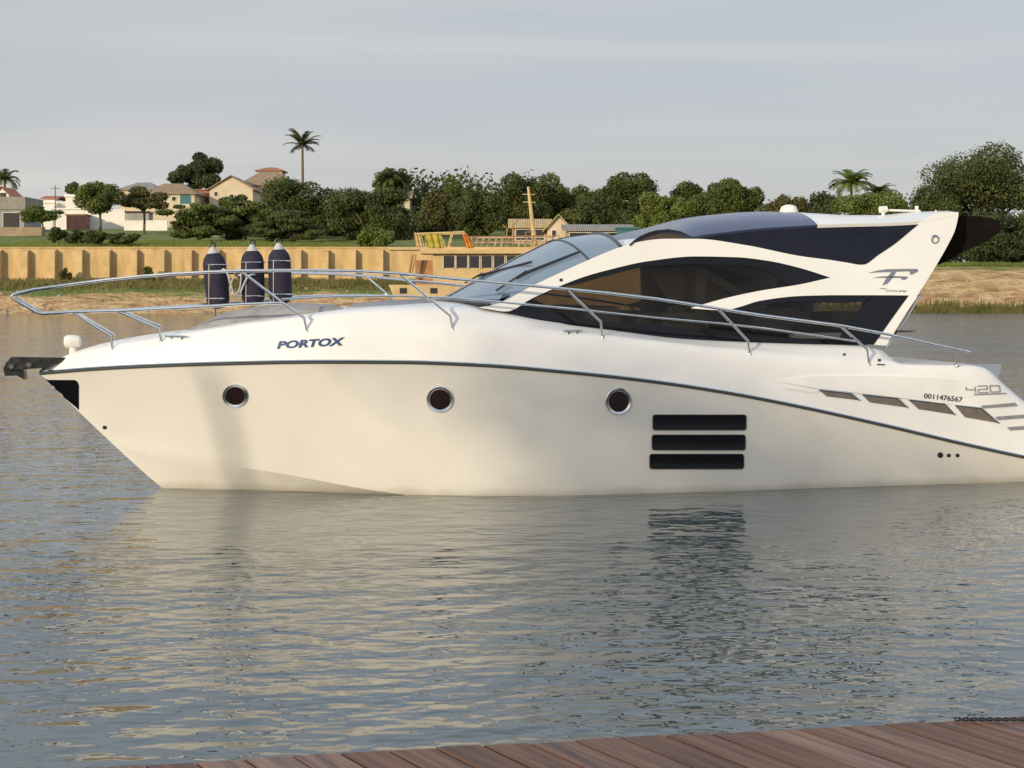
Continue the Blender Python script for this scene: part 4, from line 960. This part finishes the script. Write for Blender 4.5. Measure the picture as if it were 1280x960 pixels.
# grass fringes on the bank
def fringe(name, n, fx, label, lm='grass', hgt=(.3,.8)):
    V = []
    for _ in range(n):
        X, Y = fx(); z = height(X, Y); h_ = random.uniform(*hgt); w = random.uniform(.04,.10); dx = random.uniform(-.25,.25)
        V += [(X-w,Y,z-.05),(X+w,Y,z-.05),(X+w*.3+dx*h_,Y+.02,z+h_),(X-w*.3+dx*h_,Y,z+h_)]
    V = np.array(V); o = mesh_np(name, V, np.arange(len(V)).reshape(-1, 4), LM[lm], None)
    tag(o, label, 'grass', None, 'stuff'); return o
def pos_y0(X): return 153+1.2*fbm(X, 0, 2)*.6
fringe('bank_grass', 9000, lambda: (lambda X: (X, random.triangular(163, 170.5, 169)))(random.uniform(-62, 0)), 'dry grass along the foot of the retaining wall', 'grass', (.25,.6))
fringe('shore_reeds', 16000, lambda: (lambda X: (X, pos_y0(X)+random.triangular(-3.0, 5.5, -.5)))(random.uniform(18, 66)), 'yellowish reeds at the edge of the right bank', 'grass', (.35,1.0))
fringe('lawn_grass', 9000, lambda: (random.uniform(-64, -20), random.uniform(173, 200)), 'grass on top of the retaining wall', 'light', (.1,.35))
fringe('ridge_grass', 5000, lambda: (random.uniform(25, 66), random.uniform(174, 186)), 'green grass strip above the sandy right bank', 'light', (.2,.5))

# stones and debris along the waterline
b = MB(); M['stone'] = mat('shore_stone', (.20,.16,.11), .9, col2=(.36,.29,.20), nscale=1.5)
for k_ in range(420):
    X = random.uniform(-63, 66); 
    if -4 < X < 18: continue
    Y = pos_y0(X)+random.triangular(-3, 14, 2); z = height(X, Y); r0 = random.uniform(.07, .28)*(1.6 if random.random() < .08 else 1)
    pts = [(X+r0*random.uniform(.7,1.4)*math.cos(a), Y+r0*random.uniform(.6,1)*math.sin(a)) for a in np.linspace(0, 2*math.pi, 7)[:-1]]
    b.add([(x, y, z-.05) for x, y in pts]+[(X+(x-X)*.6, Y+(y-Y)*.6, z+r0*random.uniform(.5,.9)) for x, y in pts], [tuple(range(6, 12))]+[(i, (i+1) % 6, 6+(i+1) % 6, 6+i) for i in range(6)])
tag(b.build('shore_stones', M['stone'], ang=20), 'small stones and rubble scattered along the sandy banks', 'stones', None, 'stuff')
# ------------------------------------------------------------------ houses
M['plaster'] = mat('cream_plaster', (.62,.52,.38), .85, col2=(.54,.45,.33), nscale=.8)
M['white_wall'] = mat('white_plaster', (.80,.77,.72), .85, col2=(.70,.67,.62), nscale=.7)
M['grey_wall'] = mat('grey_plaster', (.33,.32,.30), .9, col2=(.26,.25,.24), nscale=.8)
M['red_wall'] = mat('red_wall', (.35,.16,.12), .9, col2=(.28,.12,.09), nscale=1)
M['tan_wall'] = mat('tan_wall', (.36,.28,.20), .9, col2=(.28,.21,.15), nscale=1)
M['teal'] = mat('teal_glass', (.05,.16,.17), .2)
M['dark_win'] = mat('dark_window', (.03,.03,.035), .15)
def tile_mat(name, c1, c2):
    m = mat(name, c1, .85, col2=c2, nscale=1.2); t = m.node_tree; w = t.nodes.new('ShaderNodeTexWave'); w.inputs['Scale'].default_value = 1.1; w.bands_direction = 'X'
    tc = t.nodes.new('ShaderNodeTexCoord'); t.links.new(tc.outputs['Object'], w.inputs['Vector']); b_ = t.nodes.new('ShaderNodeBump'); b_.inputs['Distance'].default_value = .08; b_.inputs['Strength'].default_value = .8
    t.links.new(w.outputs['Fac'], b_.inputs['Height']); t.links.new(b_.outputs[0], t.nodes['Principled BSDF'].inputs['Normal']); return m
M['tile_tan'] = tile_mat('tan_roof_tile', (.33,.235,.15), (.26,.18,.11)); M['tile_red'] = tile_mat('red_roof_tile', (.42,.17,.09), (.34,.13,.07)); M['tile_grey'] = tile_mat('grey_roof', (.30,.28,.25), (.24,.22,.20))
M['tile_straw'] = tile_mat('straw_roof', (.50,.38,.19), (.40,.30,.15))
def house(u0, u1, ve, vb, Y, dep, roof, vr, wm_, rm, label, wins=(), ov=.5, base=None, name='house'):
    x0, ze = bgp(u0, ve, Y); x1, _ = bgp(u1, vb, Y); cx = (x0+x1)/2; zb = min(bgp(u0, vb, Y)[1], height(cx, Y)-.3); zr_ = bgp(0, vr, Y)[1]
    r = empty(name, (cx, Y+dep/2, zb), 0, label, 'house'); hw = (x1-x0)/2; H_ = ze-zb; RH = zr_-zb; d2 = dep/2
    b_ = MB(); b_.box(-hw, hw, -d2, d2, 0, H_)
    if roof == 'gable': b_.add([(-hw,-d2,H_),(hw,-d2,H_),(0,-d2,RH-.12)], [(0,1,2)]); b_.add([(-hw,d2,H_),(hw,d2,H_),(0,d2,RH-.12)], [(0,1,2)])
    b_.build('wall', wm_, r, smooth=False)
    b_ = MB(); th = .18
    if roof == 'gable':                                   # ridge runs away from the viewer
        sl = (RH-H_)/hw; e_ = hw+ov; ze_ = H_-ov*sl
        for sg in (1, -1):
            b_.add([(0,-d2-ov,RH),(sg*e_,-d2-ov,ze_),(sg*e_,d2+ov,ze_),(0,d2+ov,RH),(0,-d2-ov,RH+th),(sg*e_,-d2-ov,ze_+th),(sg*e_,d2+ov,ze_+th),(0,d2+ov,RH+th)],
                   [(0,1,2,3),(4,5,6,7),(0,1,5,4),(1,2,6,5),(2,3,7,6)])
    elif roof == 'side':                                  # ridge runs across
        for sg in (1, -1):
            b_.add([(-hw-ov,0,RH),(hw+ov,0,RH),(hw+ov,sg*(d2+ov),H_),(-hw-ov,sg*(d2+ov),H_),(-hw-ov,0,RH+th),(hw+ov,0,RH+th),(hw+ov,sg*(d2+ov),H_+th),(-hw-ov,sg*(d2+ov),H_+th)],
                   [(0,1,2,3),(4,5,6,7),(0,3,7,4),(1,2,6,5),(2,3,7,6)])
    elif roof == 'hip':
        rx = hw*.35; e_ = hw+ov; dd = d2+ov
        b_.add([(-e_,-dd,H_),(e_,-dd,H_),(e_,dd,H_),(-e_,dd,H_),(-e_,-dd,H_+th),(e_,-dd,H_+th),(e_,dd,H_+th),(-e_,dd,H_+th),(-rx,0,RH),(rx,0,RH)],
               [(0,3,2,1),(0,1,5,4),(1,2,6,5),(2,3,7,6),(3,0,4,7),(4,5,9,8),(5,6,9),(6,7,8,9),(7,4,8)])
    else: b_.box(-hw-ov*.5, hw+ov*.5, -d2-ov*.5, d2+ov*.5, H_, max(RH, H_+.2))
    b_.build('roof', rm, r, smooth=False)
    for (a0, a1_, c0, c1_, mm_) in wins:
        wx0, wz0 = bgp(a0, c0, Y); wx1, wz1 = bgp(a1_, c1_, Y); b_ = MB(); b_.box(wx0-cx, wx1-cx, -d2-.03, -d2+.05, wz1-zb, wz0-zb); w = b_.build('window', M[mm_], r, smooth=False)
        b_ = MB(); t_ = .07; X0, X1, Z0, Z1 = wx0-cx, wx1-cx, wz1-zb, wz0-zb
        b_.box(X0-t_, X0, -d2-.07, -d2+.02, Z0-t_, Z1+t_); b_.box(X1, X1+t_, -d2-.07, -d2+.02, Z0-t_, Z1+t_); b_.box(X0, X1, -d2-.07, -d2+.02, Z1, Z1+t_); b_.box(X0, X1, -d2-.07, -d2+.02, Z0-t_, Z0)
        b_.build('frame', M['white_wall'], w, smooth=False)
    return r
house(-30,30,262,292,245,9,'flat',246,M['grey_wall'],M['tile_grey'],'grey flat roofed house with open carport at the left edge',((4,25,266,290,'dark_win'),),name='flat_roofed_house')  # dark pane paints the shade inside the open carport
house(-8,11,243,262,275,7,'gable',234,M['white_wall'],M['tile_red'],'small orange roofed house behind the grey flat roof',((0,8,241,246,'dark_win'),))
house(40,84,254,285,290,9,'flat',252,M['white_wall'],M['white_wall'],'low white house left of the red tiled roof')
house(54,70,249,270,295,6,'side',245,M['white_wall'],M['tile_red'],'white house with short red tiled roof')
house(82,106,246,275,285,7,'flat',243,M['white_wall'],M['white_wall'],'tall white block house behind the umbrella shaped tree')
house(68,112,262,288,275,5,'flat',260,M['white_wall'],M['white_wall'],'long white house behind the small low umbrella tree')
house(83,106,269,290,262,4,'flat',268,M['red_wall'],M['tile_tan'],'low brick red shed beside the white wall',name='shed')
house(106,156,263,290,265,.6,'flat',262,M['white_wall'],M['white_wall'],'long white garden wall behind the umbrella shaped tree',ov=.1,name='garden_wall')
house(155,209,277,291,258,.5,'flat',276,M['white_wall'],M['white_wall'],'low white boundary wall beneath the darker spreading tree',ov=.1,name='garden_wall')
house(158,186,266,280,262,3,'flat',264,M['grey_wall'],M['dark_win'],'dark tarpaulin roofed shelter behind the low white wall',name='shelter')
house(150,196,238,270,290,9,'hip',226,M['plaster'],M['tile_grey'],'pale roofed house left of the tan hipped roof')
house(176,243,243,272,275,10,'hip',227,M['plaster'],M['tile_tan'],'cream house with tan hipped roof and teal window',((215,220,246,251,'dark_win'),(225,239,243,255,'teal')))
house(243,266,238,268,285,6,'flat',237,M['red_wall'],M['tile_red'],'dull red walled annex between the two cream houses')
house(262,316,236,262,280,9,'gable',220,M['plaster'],M['tile_tan'],'cream gabled house with tan tiled roof left of the palm',((318,323,244,250,'dark_win'),) if 0 else ((268,272,240,245,'dark_win'),(287,292,243,248,'dark_win')))
house(300,364,232,262,290,10,'hip',212,M['plaster'],M['tile_tan'],'upper tan roofed house behind the cream gabled house',((318,323,240,246,'dark_win'),))
house(322,352,214,240,300,5,'hip',208,M['plaster'],M['tile_red'],'small raised reddish roof topping the upper house')
house(478,512,248,262,262,7,'side',238,M['plaster'],M['tile_straw'],'cream house with pale tile roof showing between dark trees')
house(-5,55,286,298,225,.5,'flat',284,M['tan_wall'],M['tan_wall'],'low tan garden wall at the left edge',ov=.1,name='garden_wall')
house(684,712,284,312,190,6,'gable',269,M['plaster'],M['tile_straw'],'cream gabled hut with straw coloured roof beside the mast',((690,695,288,296,'dark_win'),),name='hut')
house(640,686,285,312,196,6,'side',274,M['tan_wall'],M['tile_straw'],'open fronted hut with straw roof behind the mast',((645,680,287,300,'dark_win'),),name='hut')  # open front is a dark pane, its inner shade put in the colour
house(708,788,289,312,186,6,'side',281,M['tan_wall'],M['tile_grey'],'low shelter with dark grey roof behind the windshield',((712,780,291,305,'dark_win'),),name='shelter')
house(772,796,286,312,180,3,'flat',284,M['teal'],M['teal'],'teal painted kiosk right of the dark grey roof',name='kiosk')
# pole beside the houses
b = MB(); x, z = bgp(69, 232, 270); zb = height(x, 270); b.tube([(0,0,0),(0,0,z-zb)], .09, 6); b.tube([(-.9,0,z-zb-.5),(.9,0,z-zb-.5)], .05, 6)
o = b.build('utility_pole', M['bark']); o.location = (x, 270, zb); tag(o, 'thin utility pole between the red tiled roof and the white block house', 'pole')
# small white car under the layered tree
b = MB(); Yc = 212; x, z = bgp(271, 297, Yc); zb = height(x, Yc)
prof = [(-1.25,.25),(-1.27,.65),(-1.0,.8),(-.62,1.15),(.45,1.2),(.85,.85),(1.22,.75),(1.27,.3)]
fr = [(a, -.7, c) for a, c in prof]; bk = [(a, .7, c) for a, c in prof]; n_ = len(prof)
b.add(fr+bk, [tuple(range(n_)), tuple(range(n_, 2*n_))[::-1]]+[(i, (i+1) % n_, n_+(i+1) % n_, n_+i) for i in range(n_)])
car = empty('parked_car', (x, Yc, zb+.05), 0, 'small white car parked under the wide layered tree', 'car'); car.scale = (1.15,1.15,1.15)
b.build('body', M['white_plastic'], car, bevel=.05)
b = MB(); b.add([(-.58,-.712,1.08),(.40,-.712,1.12),(.68,-.712,.86),(-.82,-.712,.84)], [(0,1,2,3)]); b.build('side_window', M['dark_win'], car)
for wx in (-.78, .8):
    b = MB(); b.tube([(wx,-.75,.26),(wx,-.55,.26)], .27, 16); wh = b.build('wheel', M['black_matte'], car); b = MB(); b.tube([(wx,-.765,.26),(wx,-.752,.26)], .15, 12); b.build('rim', M['steel'], wh)

# ------------------------------------------------------------------ yellow ferry at the far shore
M['ferry'] = mat('ferry_paint', (.56,.41,.19), .7, col2=(.46,.33,.16), nscale=.8, bump=.1)
M['ferry_dark'] = mat('ferry_rust', (.30,.15,.07), .85, col2=(.38,.20,.10), nscale=2)
M['ferry_white'] = mat('ferry_trim', (.62,.54,.42), .7, col2=(.5,.42,.32), nscale=2)
M['yellow_cloth'] = mat('yellow_cloth', (.42,.33,.04), .8, col2=(.30,.26,.05), nscale=2); M['orange_cloth'] = mat('orange_cloth', (.62,.23,.04), .8, col2=(.5,.18,.03), nscale=2)
FY = 141.0; fx0 = bgp(600, 0, FY)[0]
ferry = empty('old_ferry', (fx0, FY, 0), 0, 'old yellow ferry with cabin windows, upper deck railing and leaning mast', 'ferry')
def fb(b_, u0, u1, v0, v1, d0=0, d1=4.0):
    x0, za = bgp(u0, v0, FY); x1, zb_ = bgp(u1, v1, FY); b_.box(x0-fx0, x1-fx0, d0, d1, zb_, za); return b_
def fp(u, v, d=0): x, z = bgp(u, v, FY); return Vector((x-fx0, d, z))
b = MB()
P = [(486,356),(800,356),(800,398),(505,398)]; fr = [fp(u, v, -.4) for u, v in P]; bk = [fp(u, v, 4.6) for u, v in P]
b.add(fr+bk, [(0,1,2,3),(7,6,5,4)]+[(i, (i+1) % 4, 4+(i+1) % 4, 4+i) for i in range(4)]); h_ = b.build('hull', M['ferry'], ferry, smooth=False)
for u in (505, 543, 580, 618): b = MB(); fb(b, u-5, u+4, 360, 367, -.43, -.38); b.build('hull_window', M['dark_win'], ferry, smooth=False)
b = MB(); fb(b, 541, 800, 317.2, 356, .2, 4.2); b.build('cabin', M['ferry'], ferry, smooth=False)
b = MB(); fb(b, 518, 541, 325, 356, 1.2, 3.6); b.build('wheelhouse_step', M['ferry_dark'], ferry, smooth=False)
for u0, u1 in ((554.5,568),(570.5,584),(586.5,599),(602,614.5),(617.5,630.5),(633.5,646),(649,661),(664,676)):
    b = MB(); fb(b, u0, u1, 320, 334.5, .12, .17); w = b.build('cabin_window', M['dark_win'], ferry, smooth=False)
    b = MB(); fb(b, u0-1.1, u0, 319, 335.5, .08, .19); fb(b, u1, u1+1.1, 319, 335.5, .08, .19); b.build('window_frame', M['ferry_white'], w, smooth=False)
b = MB(); fb(b, 525, 705, 312.2, 317, -.5, 4.8); fb(b, 484, 720, 308.5, 312.0, .6, 4.4); b.build('upper_deck', M['ferry'], ferry, smooth=False)
b = MB(); b.tube([fp(516,318,0), fp(511,345,0)], .12, 6); b.tube([fp(520,318,0), fp(514,345,0)], .06, 6); b.build('ladder', M['ferry_dark'], ferry)
for d in (.7, 4.2):
    b = MB(); b.tube([fp(586,295.5,d), fp(700,294.5,d)], .05, 6); b.tube([fp(586,301.5,d), fp(700,301,d)], .03, 6)
    for u in range(588, 702, 8): b.tube([fp(u,295.5,d), fp(u-3+random.uniform(-2,2),308.5,d)], .045, 6)
    b.build('upper_railing', M['ferry_dark'] if d < 1 else M['ferry_white'], ferry)
b = MB()
for d in (.7, 3.8):
    b.tube([fp(517,292,d), fp(560,290.5,d), fp(580,289.5,d)], .10, 6)
    for u, w in ((518,523),(536,531),(548,556),(564,560),(580,590)): b.tube([fp(u,291,d), fp(w,308.5,d)], .07, 6)
for u in (518, 548, 580): b.tube([fp(u,291,.7), fp(u,291,3.8)], .07, 6)
b.build('awning_frame', M['ferry'], ferry)
def cloth(P, m, nm, d):
    b_ = MB(); G = []
    for i in range(9):
        a = i/8; top = Vector(P[0]).lerp(Vector(P[1]), a); bot = Vector(P[3]).lerp(Vector(P[2]), a); G.append([fp(*top.lerp(bot, j/6), d+.12*math.sin(i*1.9)+.06*math.sin(j*2)) for j in range(7)])
    b_.grid(G); o = b_.build(nm, m, ferry); return o
cloth([(529,292),(550,291.5),(554,309),(534,309)], M['yellow_cloth'], 'yellow_cloth', .5)
cloth([(577,293),(584,292),(592,309),(582,309)], M['orange_cloth'], 'orange_cloth', .5)
cloth([(517,293),(526,292.5),(530,308),(519,308)], M['ferry'], 'side_board', .55)
b = MB(); b.tube([fp(660.5,231.5,2), fp(669.5,309,2)], [.12,.26], 8)
b.tube([fp(653,241,2), fp(669,241.5,2)], .045, 6); b.tube([fp(654,251,2), fp(670,251.5,2)], .045, 6); b.build('mast', M['ferry'], ferry)
b = MB(); b.tube([fp(657,309,.9), fp(657,290,.9), fp(668,289,.9)], .06, 6); b.tube([fp(632,309,1.5), fp(634,285,1.5), fp(628,280,1.5)], .07, 6); b.tube([fp(642,309,1.5), fp(641,280,1.5), fp(648,274,1.5)], .07, 6); b.build('vent_pipe', M['ferry_dark'], ferry)

bpy.context.view_layer.update()
